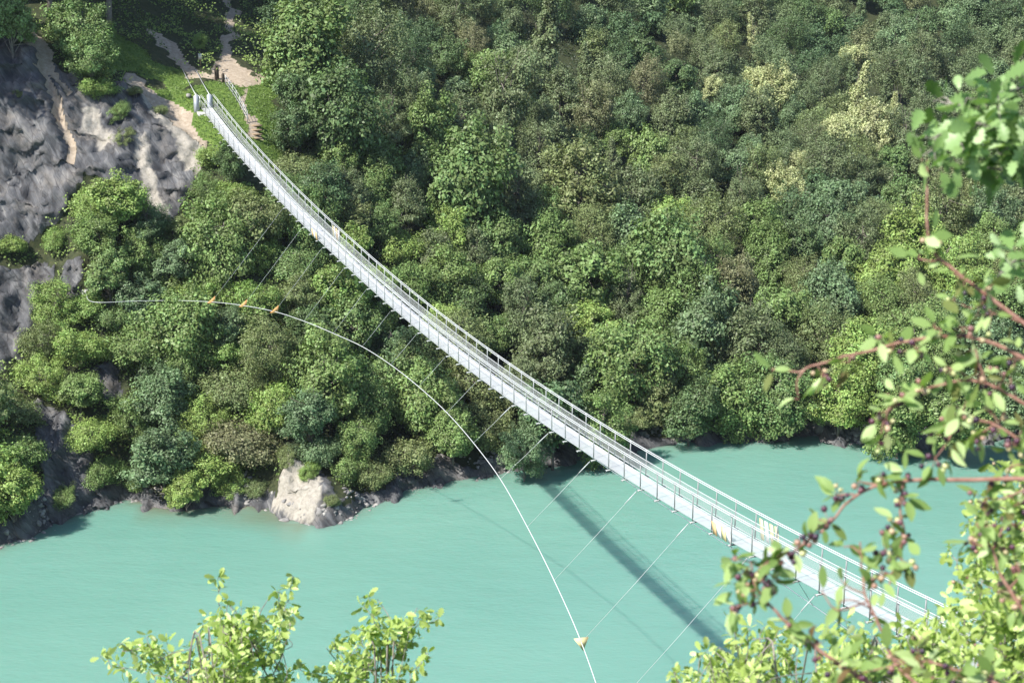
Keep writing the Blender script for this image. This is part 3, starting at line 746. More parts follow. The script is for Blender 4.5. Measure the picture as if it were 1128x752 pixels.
T(440, 275, 24, 'scrub', 'bright', 'light green bush directly above the bridge middle')
T(660, 440, 18, 'scrub', 'bright', 'lime green bush behind the railing near the shoreline')
T(700, 462, 18, 'scrub', 'olive', 'olive bush on the bank behind the bridge railing')
def clear(u, v, r):
    for p_ in ROCKS[:6]+SOILS[1:2]+SOILS[4:5]:
        if any(inpoly(u+a*r*.6, v+b*r*.6, p_) for a, b in ((0, 0), (1, 0), (-1, 0), (0, 1), (0, -1))): return False
    if inpoly(u, v, GRASSES[0]) and u < 300: return False
    if inpoly(u, v, [(285, 480), (345, 478), (400, 510), (395, 600), (285, 600)]) or inpoly(u, v, [(130, 70), (235, 95), (310, 80), (322, 185), (290, 205), (232, 158), (204, 235), (130, 205)]): return False
    return True
def sl(u):      # shoreline row at column u
    a = np.array(SHORE_PX); return float(np.interp(u, a[:, 0], a[:, 1]))
rng0 = random.Random(5)
def fill():
    tries = 0
    while tries < 60000:
        tries += 1
        u = rng0.uniform(-30, 1158); v = rng0.uniform(-45, 560)
        f = max(0, min(1, (v-0)/420))
        base = 17+13*f if u > 420 else 19+7*f
        if u > 700 and v < 220: base = 15.5+5*v/220
        r = base*rng0.uniform(.8, 1.25)
        if v+r*.55 > sl(u)-4: continue
        if u < 240 and v < 98: continue
        if 235 < u < 300 and v < 140: continue
        if 150 < u < 320 and v < 0: continue
        ok = True
        for (a, b, c, *_) in TREES:
            if (a-u)**2+((b-v)*1.15)**2 < (.74*(r+c))**2: ok = False; break
        if not ok or not clear(u, v, r): continue
        n_ = float(fbm(np.array([u/90, v/60, 1.5]), 3, 2)); q = rng0.random()
        if u < 330 and v > 180:
            kind, col = ('scrub', rng0.choice(['bright', 'bright', 'mid', 'olive'])) if q < .38 else (rng0.choice(['round', 'round', 'loose']), rng0.choice(['bright', 'mid', 'blue', 'mid', 'olive']))
        elif v < 240 and u > 420:
            if q < .55: kind, col = 'loose', ('olive' if n_ > .12 else 'dull' if n_ > -.25 else 'dark')
            elif q < .85: kind, col = 'round', ('dull' if n_ > .1 else 'blue' if n_ > -.2 else 'dark')
            else: kind, col = rng0.choice([('cone', 'dull'), ('round', 'mid'), ('loose', 'brown')])
        elif v < 150:
            kind, col = 'round', rng0.choice(['dark', 'dark', 'mid', 'blue'])
        else:
            kind, col = ('round', rng0.choice(['mid', 'mid', 'dark', 'blue', 'bright'])) if q < .7 else ('loose', rng0.choice(['olive', 'dull', 'mid']))
        T(u, v, r, kind, col)
fill()
SIZE_W = lambda r: 'small' if r < 17 else 'medium-sized' if r < 24 else 'large'
COLW = {'bright': 'bright green', 'mid': 'mid green', 'dark': 'dark green', 'blue': 'blue-green', 'olive': 'olive', 'dull': 'dull grey-green', 'brown': 'brownish', 'pale': 'pale yellow'}
KW = {'round': 'rounded broadleaf tree', 'loose': 'fine-leaved tree', 'scrub': 'spreading bush', 'cone': 'pointed tree'}
def zone_of(u, v):
    bv = np.interp(u, [222, 365, 600, 783, 1075], [118, 280, 470, 585, 700])
    if u < 235 and v < 100: return 'on the cliff top'
    if u < 130: return 'among the grey rocks' if v < 430 else 'above the dark rock gully'
    cv = np.interp(u, [95, 235, 303, 430, 551], [333, 333, 343, 401, 526])
    if v > sl(u)-45: 
        return 'at the shoreline left of the white rock' if u < 300 else 'on the bank between white rock and bridge' if u < 560 else 'at the shoreline right of the bridge'
    if u < 551 and v > cv: return 'on the slope below the curving guy cable'
    if v > bv-5: return 'between the guy cable and the footbridge'
    if v < 45: return 'at the top of the forest '+('near the sandy path' if u < 450 else 'in its dark part' if u < 700 else 'above the blossoming trees')
    if v < 230: return 'high in the forest '+('close to the footbridge' if u < 470 else 'left of the blossoming trees' if u < 800 else 'around the blossoming trees' if u < 1020 else 'behind the oak branch')
    return 'low in the forest '+('right beside the footbridge' if v > bv-110 and u < 700 else 'between bridge and shoreline' if u < 760 else 'behind the berry branches' if u > 880 else 'under the blossoming trees')
rngt = np.random.default_rng(8)
TREES_ALL = TREES
order = sorted(range(len(TREES)), key=lambda k: -(1000 if TREES[k][5] else 0)-TREES[k][2]*(1 if -20 < TREES[k][0] < 1150 and TREES[k][1] > -25 else .3))
indiv = set(order[:299]); forest_V = []; forest_T = []
print('trees', len(TREES))
def base_height(kind, R): return {'round': .95*R+.3, 'loose': 1.0*R+.4, 'scrub': .5*R, 'cone': 1.15*R+.3}[kind]
leftover = []; used_labels = set()
for k, (u, v, rp, kind, col, lab) in enumerate(TREES):
    R = 2.4; hc = 2.5; hj = rngt.uniform(.9, 1.5) if kind != 'scrub' else rngt.uniform(.8, 1.3)
    for _ in range(3):
        h_ = hit(u, v, hc+(.9 if col == 'pale' else 0))
        if h_ is None: break
        dist = np.linalg.norm(h_[1]-np.array([0, 0, WZ])); R = rp*(1.13 if u > 330 else 1.06)*dist/FPX; hc = base_height(kind, R)*hj
    if h_ is None: continue
    g, c = h_; pr = proto(kind); var = int(rngt.integers(len(pr))); s = R/2.5
    zc = c[2]-g[2]
    if k not in indiv:
        leftover.append((c, s, rngt.uniform(0, 6.28), kind, var, col)); continue
    nm = {'round': 'broadleaf_tree', 'loose': 'fine_leaved_tree', 'scrub': 'bush', 'cone': 'pointed_tree'}[kind]
    label = lab or '%s %s %s %s' % (SIZE_W(rp), COLW[col], KW[kind], zone_of(u, v))
    if not lab and label in used_labels:
        near = sorted((t_ for t_ in TREES if t_[5] and len(t_[5].split()) <= 10), key=lambda t_: (t_[0]-u)**2+(t_[1]-v)**2)
        for t_ in near[:12]:
            du, dv = u-t_[0], v-t_[1]; far_ = 'just' if math.hypot(du, dv) < 75 else 'well'
            w_ = ('left of' if du < 0 else 'right of') if abs(du) > abs(dv) else ('uphill of' if dv < 0 else 'downhill of')
            for sz_ in (SIZE_W(rp)+' ', ''):
                c_ = '%s%s %s %s %s the %s' % (sz_, COLW[col], KW[kind].replace('rounded broadleaf', 'broadleaf'), far_, w_, t_[5])
                if len(c_.split()) <= 16 and c_ not in used_labels: label = c_; break
            if label not in used_labels: break
    used_labels.add(label)
    root = empty(nm, g, label, 'bush' if kind == 'scrub' else 'tree', 'trees and bushes covering the far hillside', float(rngt.uniform(0, 6.28)))
    cr = bpy.data.objects.new('crown', crown_for(kind, var, col)); C.objects.link(cr); cr.parent = root
    cr.location = (0, 0, zc); cr.scale = (s*rngt.uniform(.85, 1.15), s*rngt.uniform(.85, 1.15), s*(rngt.uniform(.95, 1.35) if u > 200 else rngt.uniform(.85, 1.1))); cr.rotation_euler = (rngt.normal(0, .12), rngt.normal(0, .12), 0)
    tr = bpy.data.objects.new('trunk', pr[var][1]); C.objects.link(tr); tr.parent = root; tr.location = (0, 0, zc); tr.scale = (s, s, max(s, zc/(3.0 if kind != 'scrub' else 1.6)))
# the smallest, farthest crowns and the trees beyond the picture's edge: one mass of forest
def forest_mass():
    VV = []; TT = []; MM = []; mats = list(LEAF)
    extra = []
    r_ = np.random.default_rng(3)
    for _ in range(1500):
        x = r_.uniform(-120, 150); y = r_.uniform(150, 330)
        z = float(hz(x, y)); u, v = proj(np.array([x, y, z+3.0]))
        if -40 < u < 1165 and -50 < v < 760: continue
        if z < 1.5: continue
        if any((x-e[0])**2+(y-e[1])**2 < 16 for e in extra): continue
        extra.append((x, y, z)); s = r_.uniform(.9, 1.4)
        leftover.append((np.array([x, y, z+3.2*s]), s, r_.uniform(0, 6), r_.choice(['round', 'loose']), 0, r_.choice(['mid', 'dark', 'dull', 'olive'])))
        if len(extra) > 260: break
    for (c, s, rz, kind, var, col) in leftover:
        me = proto(kind)[var][0]; n = len(me.vertices); co = np.empty(n*3, np.float32); me.vertices.foreach_get('co', co); co = co.reshape(-1, 4, 3)
        out = not (-40 < proj(c)[0] < 1165 and -50 < proj(c)[1] < 760)
        co = co[::(7 if out else 3)]; ctr = co.mean(1, keepdims=True); co = ctr+(co-ctr)*(2.2 if out else 1.5)
        R_ = np.array([[cos(rz), -sin(rz), 0], [sin(rz), cos(rz), 0], [0, 0, 1]])
        VV.append((co.reshape(-1, 3)*s)@R_.T+c); TT.append(np.clip(r_.uniform(0, 1)*.3+.35+r_.normal(0, .2, len(co)), 0, 1)); MM.append(np.full(len(co), mats.index(col), np.int32))
    V = np.concatenate(VV); m = mesh_np('forest', V, np.arange(len(V)).reshape(-1, 4), {'tint': ('FACE', np.concatenate(TT))})
    for q in mats: m.materials.append(LEAF[q])
    m.polygons.foreach_set('material_index', np.concatenate(MM)); m.update()
    o = bpy.data.objects.new('forest', m); C.objects.link(o); tag(o, 'dense mass of small far crowns filling gaps of the hillside forest', 'forest', kind='stuff')
forest_mass()

# undergrowth over the forest floor
def undergrowth():
    r_ = np.random.default_rng(4); n = 520000
    x = r_.uniform(-62, 75, n); y = 126+134*r_.uniform(0, 1, n)**1.5; z = hz(x, y); u, v = proj(np.stack([x, y, z], -1))
    k = (u > -30) & (u < 1160) & (v > -30) & (z > 1.2) & (mask_at(M_ROCK, x, y) < .5) & (mask_at(M_SOIL, x, y) < .5) & (mask_at(M_GRASS, x, y) < .5)
    dens = fbm(np.stack([x, y, z], -1)*.35, 13, 3) > -.22
    k &= dens; x, y, z = x[k], y[k], z[k]; n = len(x)
    hgt = np.clip(fbm(np.stack([x, y, z], -1)*.55, 15, 3)+.25, 0, 1)**1.0*2.6+.1
    P = np.stack([x, y, z+hgt*r_.uniform(0, 1, n)**.4], -1)
    N_ = np.array([-.1, -.55, .8])+r_.normal(0, .45, (n, 3))
    V, F = leaf_quads(P, N_, r_.uniform(.07, .15, n), r_)
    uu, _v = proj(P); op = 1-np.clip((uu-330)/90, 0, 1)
    t = np.clip((.5+.5*fbm(P*.4, 19, 2)+r_.normal(0, .15, n))*(.35+.65*op)-.25*(1-op), 0, 1)  # darker in the right-hand forest: shade of the gaps put into the leaf tint
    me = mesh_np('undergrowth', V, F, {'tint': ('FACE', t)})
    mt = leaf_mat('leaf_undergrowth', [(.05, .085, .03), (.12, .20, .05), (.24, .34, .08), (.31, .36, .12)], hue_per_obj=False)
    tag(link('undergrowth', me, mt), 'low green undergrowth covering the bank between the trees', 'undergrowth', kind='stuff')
    # grass round the bridge head
    n = 60000; x = r_.uniform(-42, -18, n); y = r_.uniform(152, 185, n); k = (mask_at(M_GRASS, x, y) > .5) & (mask_at(M_SOIL, x, y) < .5); x, y = x[k], y[k]; n = len(x); z = hz(x, y)
    P = np.stack([x, y, z+.12*r_.uniform(.3, 1.2, n)], -1)
    V, F = leaf_quads(P, np.array([0, -.6, .5])+r_.normal(0, .6, (n, 3)), r_.uniform(.05, .13, n), r_, .3)
    me = mesh_np('grass', V, F, {'tint': ('FACE', np.clip(.5+.5*fbm(P*.5, 23, 2), 0, 1))})
    tag(link('grass', me, leaf_mat('leaf_grass', [(.09, .17, .03), (.14, .23, .045), (.22, .27, .09)], hue_per_obj=False)), 'long light green grass round the bridge head', 'grass', kind='stuff')
undergrowth()

# tall trees over the path, crowns out of view, several added to shade it
def tall_trees():
    me, cen = make_crown(51, 4.4, 8.4, 160, 16000, .18, 'round', low=-.5); me.materials.append(LEAF['dark'])
    labs = ['tall shade tree whose bare grey trunk stands at the top of the shaded slope', 'tall shade tree with slim pale trunk on the cliff top']
    for k, (x, y, h, s) in enumerate([(-36.5, 173, 10.5, 1), (-41, 170, 11, .9), (-33.5, 184, 10, 1.1), (-48, 168, 12, .9), (-30, 192, 10, 1.1), (-40, 182, 11, 1.2), (-47, 177, 11, 1.1), (-25.5, 199, 10, 1.1), (-35, 194, 13, 1.2), (-55, 168, 12.0, 1.1), (-58, 162, 13, 1.1), (-22, 206, 11, 1.1), (-44, 165, 12.5, 1.0), (-49.2, 161.5, 22, 1.1), (-47, 167, 21, 1.2), (-54.5, 153, 23, 1.3)]):  # the last, tallest ones are wholly unseen, added to darken the slope
        z = float(hz(x, y)); root = empty('tall_tree', (x, y, z), labs[0] if k == 0 else labs[1] if k == 3 else 'tall tree with its crown out of view, added to shade the slope and path', 'tree', 'tall trees shading the sandy path', k*1.3)
        cr = bpy.data.objects.new('crown', me); C.objects.link(cr); cr.parent = root; cr.location = (0, 0, h); cr.scale = (s, s, s)
        m = MB(); P = smooth_path([(0, 0, -.5), (.15, .1, h*.5), (0, 0, h), (.2, 0, h+2*s)], 4); m.tube(P, np.linspace(.3, .12, len(P))*s, 8)
        for c in cen[::6]: m.tube([P[len(P)//2+2], np.array([0, 0, h])+c*s*.5, np.array([0, 0, h])+c*s], [.1*s, .07*s, .03*s], 5)
        m.build('trunk', BARK, root, True)
tall_trees()

# ---------------------------------------------------------------- shoreline rocks
def rocks():
    r_ = np.random.default_rng(6); import bmesh
    shapes = []
    for k in range(5):
        bm = bmesh.new(); bmesh.ops.create_icosphere(bm, subdivisions=2, radius=1); 
        V = np.array([v_.co[:] for v_ in bm.verts]); V = V*(1+.35*fbm(V*1.1+k*9, 30+k, 3)[:, None])
        for q in range(14):
            d = unit(r_.normal(size=3)); o_ = r_.uniform(.5, .75); t = V@d; V = np.where((t > o_)[:, None], V-d*(t-o_)[:, None], V)
        V = V*np.array([1.15, .9, .75])
        F = np.array([[v_.index for v_ in f.verts] for f in bm.faces]); bm.free(); shapes.append((V, F))
    VV = []; FF = []; n0 = 0
    a = np.array(SHORE_PX); us = []
    for _ in range(2600):
        u = r_.uniform(-20, 1140); v = sl(u); p_ = shore_pt(u, v); x = p_[0]+r_.normal(0, .5); y = p_[1]+abs(r_.normal(0, .6))-.1
        if 285 < u < 345 and r_.random() < .8: continue
        s = r_.uniform(.06, .28)**1.0*(1.6 if r_.random() < .12 else 1)
        V, F = shapes[r_.integers(5)]; q = unit(r_.normal(size=3)); an = r_.uniform(0, 6.28)
        R_ = np.array([[cos(an), -sin(an), 0], [sin(an), cos(an), 0], [0, 0, 1]]); z = max(-.1, float(hz(x, y)))
        VV.append((V*s)@R_.T+np.array([x, y, z+s*.1])); FF.append(F+n0); n0 += len(V)
    me = mesh_np('shore_rubble', np.concatenate(VV), np.concatenate(FF))
    N = NT('rubble'); tc = N.n('ShaderNodeTexCoord'); no = N.n('ShaderNodeTexNoise', {'Vector': tc.outputs['Object'], 'Scale': 1.3, 'Detail': 8})
    c = N.ramp(no.outputs[0], [(.3, rgb(.13, .125, .12)), (.5, rgb(.25, .24, .23)), (.68, rgb(.42, .40, .37))])
    N.surf(N.n('ShaderNodeBsdfPrincipled', {'Base Color': c, 'Roughness': .8}).outputs[0])
    tag(link('shore_rubble', me, N.m), 'broken grey stones strewn along the waterline', 'rubble', kind='stuff')
    # single boulders
    for (u, v, s, lab) in ((481, 337, .75, 'pale boulder on the slope just right of the bridge'), (414, 240, .7, 'small pinkish boulder in the shaded hollow above the bridge'),
                           (352, 566, .45, 'grey boulder at the tip of the white rock'), (208, 108, .3, 'white stone beside the bridge pylon'), (222, 547, .5, 'grey boulder on the shore left of the white rock'), (905, 478, .6, 'pale boulder at the waterline below the bright tree')):
        g = hit(u, v)[0]; V, F = shapes[int(r_.integers(5))]
        o = link('boulder', mesh_np('boulder', V*s*np.array([1, 1, 1.3]), F), N.m); o.location = tuple(g+UP*s*.2); o.rotation_euler = (0, 0, r_.uniform(0, 6))
        tag(o, lab, 'boulder')
rocks()

# ---------------------------------------------------------------- small things at the bridge head
def head_things():
    for (u, v, lab, h, w_) in ((239, 88, 'dark wooden stump post beside the sandy clearing', 1.3, .22), (246, 92, 'shorter dark post next to the stump at the sandy clearing', .9, .15)):
        g = hit(u, v)[0]; m = MB(); m.tube([(0, 0, -.2), (0, 0, h*.9), (0.02, 0, h)], [w_, w_*.9, w_*.6], 8)
        o = m.build('wooden_post', DARKWOOD); o.location = tuple(g); tag(o, lab, 'post')
    g = hit(221, 73)[0]; root = empty('information_sign', g, 'small white sign board on a short post in the shaded slope', 'sign')
    m = MB(); m.box((0, 0, .5), (.04, 0, 0), (0, .04, 0), (0, 0, .6)); m.build('post', WOOD, root)
    m = MB(); m.box((0, -.07, .85), (.17, 0, 0), (0, .02, 0), (0, 0, .27)); m.build('board', SIGNW, root)
    # wire fence running down from the clearing
    a, b = hit(249, 97)[0], hit(273, 138)[0]; root = empty('wire_fence', a, 'low grey wire fence running down the grass beside the path', 'fence')
    n = 7; Q = [a+(b-a)*t for t in np.linspace(0, 1, n)]
    Q = [np.array([q[0], q[1], float(hz(q[0], q[1]))]) for q in Q]
    for q in Q:
        m = MB(); m.box(q-a+UP*.5, (.03, 0, 0), (0, .03, 0), (0, 0, .6)); m.build('post', POST, root)
    m = MB()
    for h in (.35, .7, 1.05): m.tube([q-a+UP*h for q in Q], .02, 5)
    m.build('wire', STEEL, root)
    # timber steps
    g = hit(282, 142)[0]; root = empty('timber_steps', g, 'short flight of pale timber steps in the grass right of the bridge', 'steps')
    for k in range(4):
        m = MB(); c = np.array([.04*k, -.42*k, 0]); c[2] = float(hz(g[0]+c[0], g[1]+c[1]))-g[2]+.1
        m.box(c, (.55, 0, 0), (0, .11, 0), (0, 0, .06)); m.build('step', WOOD, root)
    for (u, v, s) in ((221, 60, .35),):
        T_ = hit(u, v)[0]
        root = empty('sapling', T_, 'little light green sapling above the white sign board', 'tree')
        cr = bpy.data.objects.new('crown', crown_for('round', 0, 'bright')); C.objects.link(cr); cr.parent = root; cr.location = (0, 0, 1.0); cr.scale = (.3, .3, .3)
        m = MB(); m.tube([(0, 0, -.1), (0, 0, 1.2)], [.03, .015], 6); m.build('trunk', BARK, root)
head_things()

# ---------------------------------------------------------------- foreground shrubs
OVAL = np.array([(0, 0), (.18, .13), (.42, .22), (.68, .19), (.88, .09), (1, 0)])
OAK = np.array([(0, 0), (.12, .06), (.24, .17), (.31, .10), (.44, .27), (.52, .15), (.66, .30), (.74, .17), (.87, .2), (.94, .09), (1, 0)])
def leaf_tmpl(prof, fold=.35, curl=.25):
    """a leaf blade along +x folded at its midrib: strips of quads left and right"""
    V = []; n = len(prof)
    for (x, w_) in prof: V.append((x, 0, -curl*x*x))
    for sgn in (1, -1):
        for (x, w_) in prof: V.append((x, sgn*w_, w_*fold-curl*x*x))
    F = []
    for b, fl in ((n, 0), (2*n, 1)):
        for i in range(n-1):
            q = [i, i+1, b+i+1, b+i]; F.append(q[::-1] if fl else q)
    return np.array(V, float), np.array(F)
def put_leaves(P, D, Nn, S, tmpl, rng):
    """leaves at P pointing along D with face normal near Nn and length S"""
    V0, F0 = tmpl; n = len(P); D = unit(D); Y = unit(np.cross(Nn, D)); Z = np.cross(D, Y)
    w_ = rng.uniform(.8, 1.2, n)[:, None, None]; c_ = rng.uniform(-.5, 1.6, n)[:, None, None]
    V = P[:, None]+S[:, None, None]*(V0[None, :, 0:1]*D[:, None]+V0[None, :, 1:2]*w_*Y[:, None]+V0[None, :, 2:3]*c_*Z[:, None])
    F = F0[None]+np.arange(n)[:, None, None]*len(V0)
    return V.reshape(-1, 3), F.reshape(-1, 4)
FG_OVAL = leaf_mat('leaf_oval_fresh', [(.30, .22, .10), (.20, .33, .09), (.27, .40, .13), (.36, .46, .18), (.46, .54, .28)], hue_per_obj=False, trans=.4, rough=.5, spec=.3, val0=.68)
FG_OAK = leaf_mat('leaf_oak_fresh', [(.24, .37, .09), (.42, .54, .15), (.62, .68, .30)], hue_per_obj=False, trans=.42, rough=.4, spec=.5, val0=.68)
FG_OAKD = leaf_mat('leaf_oak_dark', [(.09, .19, .05), (.22, .36, .12), (.42, .52, .28)], hue_per_obj=False, trans=.35, rough=.42, spec=.4, val0=.68)
def berry_mat():
    N = NT('berries'); a = N.n('ShaderNodeAttribute', attribute_name='tint')
    c = N.ramp(a.outputs['Fac'], [(0, rgb(.03, .015, .04)), (.35, rgb(.10, .03, .06)), (.5, rgb(.34, .17, .14)), (.7, rgb(.52, .38, .24)), (1, rgb(.50, .58, .25))])
    N.surf(N.n('ShaderNodeBsdfPrincipled', {'Base Color': c, 'Roughness': .3}).outputs[0]); return N.m
BERRY = berry_mat()
import bmesh
_bm = bmesh.new(); bmesh.ops.create_uvsphere(_bm, u_segments=8, v_segments=6, radius=1)
_bm.verts.ensure_lookup_table(); _SV = np.array([v_.co[:] for v_ in _bm.verts]); _SF = []
for f in _bm.faces:
    q = [v_.index for v_ in f.verts]; _SF.append(q if len(q) == 4 else q+[q[-1]])
_bm.free()
_SF = np.array([q for q in _SF if len(set(q)) == 4]); 
def build_branch(parent, L, path, r0, r1, clusters, tmpl, lmat, lsize, rng, bmat=TWIG, berries=True, name='branch', along=.0):
    """one branch: woody axis and side twigs, its leaves and its berries"""
    m = MB(); P = smooth_path(path, 7); 
    P = P+np.cumsum(rng.normal(0, .0012, P.shape), 0)*np.linspace(0, 1, len(P))[:, None]*(1 if len(P) > 8 else 0)
    m.tube(P, np.linspace(r0*.62, r1*.8, len(P)), 7)
    lp = []; ld = []; bc = []
    for (c, rad, nl, nb, *fr) in clusters:
        c = np.asarray(c); k = int(np.argmin(np.linalg.norm(P-c, axis=1))); q = P[k]
        k2 = max(0, k-3); base = P[k2] if .02 < np.linalg.norm(c-q) < .12 else q
        if fr: base = fr[0]
        ax = c-base; ln = np.linalg.norm(ax)
        if ln > .015:
            mid = (base+c)/2+rng.normal(0, .12, 3)*ln
            m.tube(smooth_path([base, mid, c], 3), np.linspace(max(r1, .0016), .0011, 7), 5)
        for j in range(nl):
            d = unit(rng.normal(size=3)+np.array([0, 0, .15])); p_ = c+d*rad*rng.uniform(.1, .55)
            if j % 6 == 0: m.tube([c, p_], [.0010, .0008], 4)
            lp.append(p_); ld.append(unit(d+rng.normal(0, .35, 3)+np.array([0, 0, -.25])))
        for j in range(nb):
            d = unit(rng.normal(size=3)+np.array([0, 0, -.4])); p_ = c+d*rad*rng.uniform(.2, .7)
            bc.append(p_); m.tube([c, p_], [.0007, .0006], 4)
    if along:
        n = int(np.linalg.norm(np.diff(P, axis=0), axis=1).sum()/along)
        for j in range(n):
            k = rng.integers(len(P)//6, len(P)); lp.append(P[k]+rng.normal(0, .004, 3)); ld.append(unit(rng.normal(size=3)))
    br = m.build(name, bmat, parent, True, L)
    if lp:
        lp = np.array(lp); ld = np.array(ld); n = len(lp); nn = unit(np.array([-.25, -.25, .8])+rng.normal(0, .55, (n, 3)))
        V, F = put_leaves(lp-L, ld, nn, lsize*rng.uniform(.6, 1.25, n), tmpl, rng)
        nf = len(tmpl[1]); t = np.repeat(np.clip(rng.normal(.5, .25, n), 0, 1), nf)
        link('foliage', mesh_np('foliage', V, F, {'tint': ('FACE', t)}, smooth=True), lmat, br)
    if berries and bc:
        VV = []; TT = []; FF = []
        for j, p_ in enumerate(bc):
            VV.append(_SV*rng.uniform(.0042, .0066)+p_-L); FF.append(_SF+j*len(_SV)); TT.append(np.full(len(_SF), rng.uniform(0, 1)))
        link('berries', mesh_np('berries', np.concatenate(VV), np.concatenate(FF), {'tint': ('FACE', np.concatenate(TT))}, smooth=True), BERRY, br)
T_OVAL = leaf_tmpl(OVAL); T_OAK = leaf_tmpl(OAK, .25, .2)

def A3(pts, d): return [at(u, v, d+(q if len(r_) else 0)) for (u, v, *r_) in pts for q in [r_[0] if r_ else 0]]
def berry_shrub():
    rng = np.random.default_rng(12); gx, gy = 1.75, 3.1
    gz = float(near_z(np.array([gx]), np.array([gy]))[0]); L = np.array([gx, gy, gz])
    root = empty('berry_shrub', L, 'berry bearing shrub reaching in from the right with red-brown twigs and oval leaves', 'shrub')
    D = 3.5
    def cl(lst): return [(at(u, v, D+dd), rad, nl, nb) for (u, v, dd, rad, nl, nb) in lst]
    # stems that rise from the ground outside the picture
    S = [L, L+np.array([-.15, 0, 1.2]), at(1210, 700, D+.2), at(1215, 520, D+.1), at(1180, 380, D), at(1165, 250, D)]
    m = MB(); P = smooth_path(S, 8); m.tube(P, np.linspace(.028, .008, len(P)), 8); m.build('stem', TWIG, root, True, L)
    B = lambda pts, r0, r1, cs, **k: build_branch(root, L, [at(u, v, D+(z[0] if z else 0)) for (u, v, *z) in pts], r0, r1, cl(cs), T_OVAL, FG_OVAL, .039, rng, **k)
    B([(1175, 390), (1100, 335), (1045, 292), (1024, 270), (1020, 225), (1018, 172)], .007, .0022,
      [(1020, 262, 0, .05, 7, 2), (1012, 285, .02, .045, 5, 0), (1046, 288, 0, .03, 3, 0), (1062, 310, 0, .05, 8, 2), (1085, 318, 0, .05, 8, 2), (1050, 330, .03, .05, 6, 1), (1016, 178, 0, .02, 4, 0), (1092, 345, 0, .06, 8, 3), (1075, 348, .05, .05, 6, 2)])
    B([(1175, 425), (1110, 385), (1060, 370), (1000, 377), (950, 390), (905, 403), (880, 412), (845, 410)], .007, .0018,
      [(905, 412, 0, .035, 6, 7), (935, 400, 0, .035, 6, 2), (985, 382, 0, .045, 8, 4), (1010, 385, 0, .045, 7, 5), (1030, 360, 0, .05, 8, 3), (1060, 360, 0, .05, 8, 3), (850, 409, 0, .018, 3, 0), (880, 440, .0, .02, 2, 0), (970, 372, 0, .03, 5, 2)])
    B([(1180, 480), (1120, 440), (1075, 420), (1030, 425), (1000, 432), (985, 438)], .006, .0018,
      [(990, 440, 0, .04, 8, 7), (970, 455, 0, .04, 8, 7), (1018, 430, 0, .035, 6, 5), (1045, 405, 0, .05, 8, 5), (1080, 410, 0, .06, 10, 6), (1075, 385, 0, .05, 8, 4), (1105, 420, 0, .06, 10, 6), (1120, 395, 0, .05, 8, 4), (968, 490, 0, .022, 4, 2), (978, 470, 0, .03, 5, 5)])
    B([(1190, 560), (1140, 500), (1100, 470), (1060, 462), (1040, 478)], .006, .002,
      [(1060, 455, 0, .05, 10, 6), (1045, 480, 0, .05, 9, 6), (1075, 480, 0, .05, 9, 5), (1030, 505, 0, .04, 7, 5), (1100, 465, 0, .06, 10, 7), (1120, 490, 0, .06, 10, 6), (1110, 520, .05, .06, 10, 6), (1085, 548, 0, .05, 9, 8), (1120, 555, 0, .05, 10, 6), (1050, 445, .02, .03, 5, 2)])
    B([(1195, 535), (1128, 527), (1060, 528), (1005, 529), (965, 535), (930, 553), (905, 578), (880, 596)], .008, .0022,
      [(1000, 522, 0, .025, 4, 2), (968, 525, 0, .03, 5, 3), (945, 530, 0, .03, 5, 3), (922, 545, 0, .035, 6, 6), (912, 575, 0, .045, 8, 7), (893, 592, 0, .03, 5, 6), (876, 606, 0, .03, 5, 6), (985, 535, 0, .02, 3, 1)])
    B([(995, 529), (992, 560), (995, 590), (985, 620), (975, 650)], .004, .0018,
      [(992, 545, 0, .035, 6, 5), (985, 575, 0, .035, 6, 7), (998, 590, 0, .03, 6, 4), (975, 605, 0, .045, 9, 7), (995, 618, 0, .04, 8, 5), (970, 630, 0, .04, 8, 5), (960, 640, 0, .03, 5, 2)])
    B([(1130, 840), (1000, 775), (930, 735), (890, 705), (862, 680), (838, 652), (822, 628)], .008, .0022,
      [(848, 622, 0, .045, 9, 10), (820, 630, 0, .045, 9, 6), (806, 616, 0, .035, 7, 2), (850, 640, 0, .035, 7, 10), (832, 655, 0, .04, 8, 4), (812, 668, 0, .035, 6, 5), (815, 645, 0, .04, 7, 2), (868, 685, 0, .035, 6, 3), (880, 700, 0, .035, 7, 3), (900, 712, 0, .045, 8, 4), (925, 730, 0, .05, 10, 5), (858, 612, 0, .03, 4, 5)])
    B([(1120, 830), (1000, 745), (968, 690), (952, 655), (945, 620), (940, 598)], .006, .0018,
      [(930, 602, 0, .022, 3, 0), (928, 640, 0, .02, 2, 0), (925, 662, 0, .025, 3, 0), (962, 675, 0, .03, 4, 1), (905, 650, 0, .012, 1, 0)])
    B([(1200, 760), (1150, 700), (1110, 640), (1095, 600), (1080, 575)], .007, .002,
      [(1085, 580, 0, .05, 9, 9), (1100, 600, 0, .05, 10, 6), (1070, 598, 0, .03, 5, 3), (1120, 620, 0, .06, 11, 7), (1110, 575, 0, .06, 10, 6), (1125, 660, 0, .06, 10, 5), (1100, 650, .1, .05, 9, 5)])
    B([(1180, 800), (1100, 755), (1040, 735), (980, 728)], .007, .002,
      [(985, 728, 0, .05, 9, 6), (1020, 735, 0, .05, 9, 6), (1055, 742, 0, .05, 9, 6), (1090, 745, 0, .05, 10, 6), (1010, 715, 0, .04, 7, 4), (945, 742, 0, .05, 9, 7)])
berry_shrub()

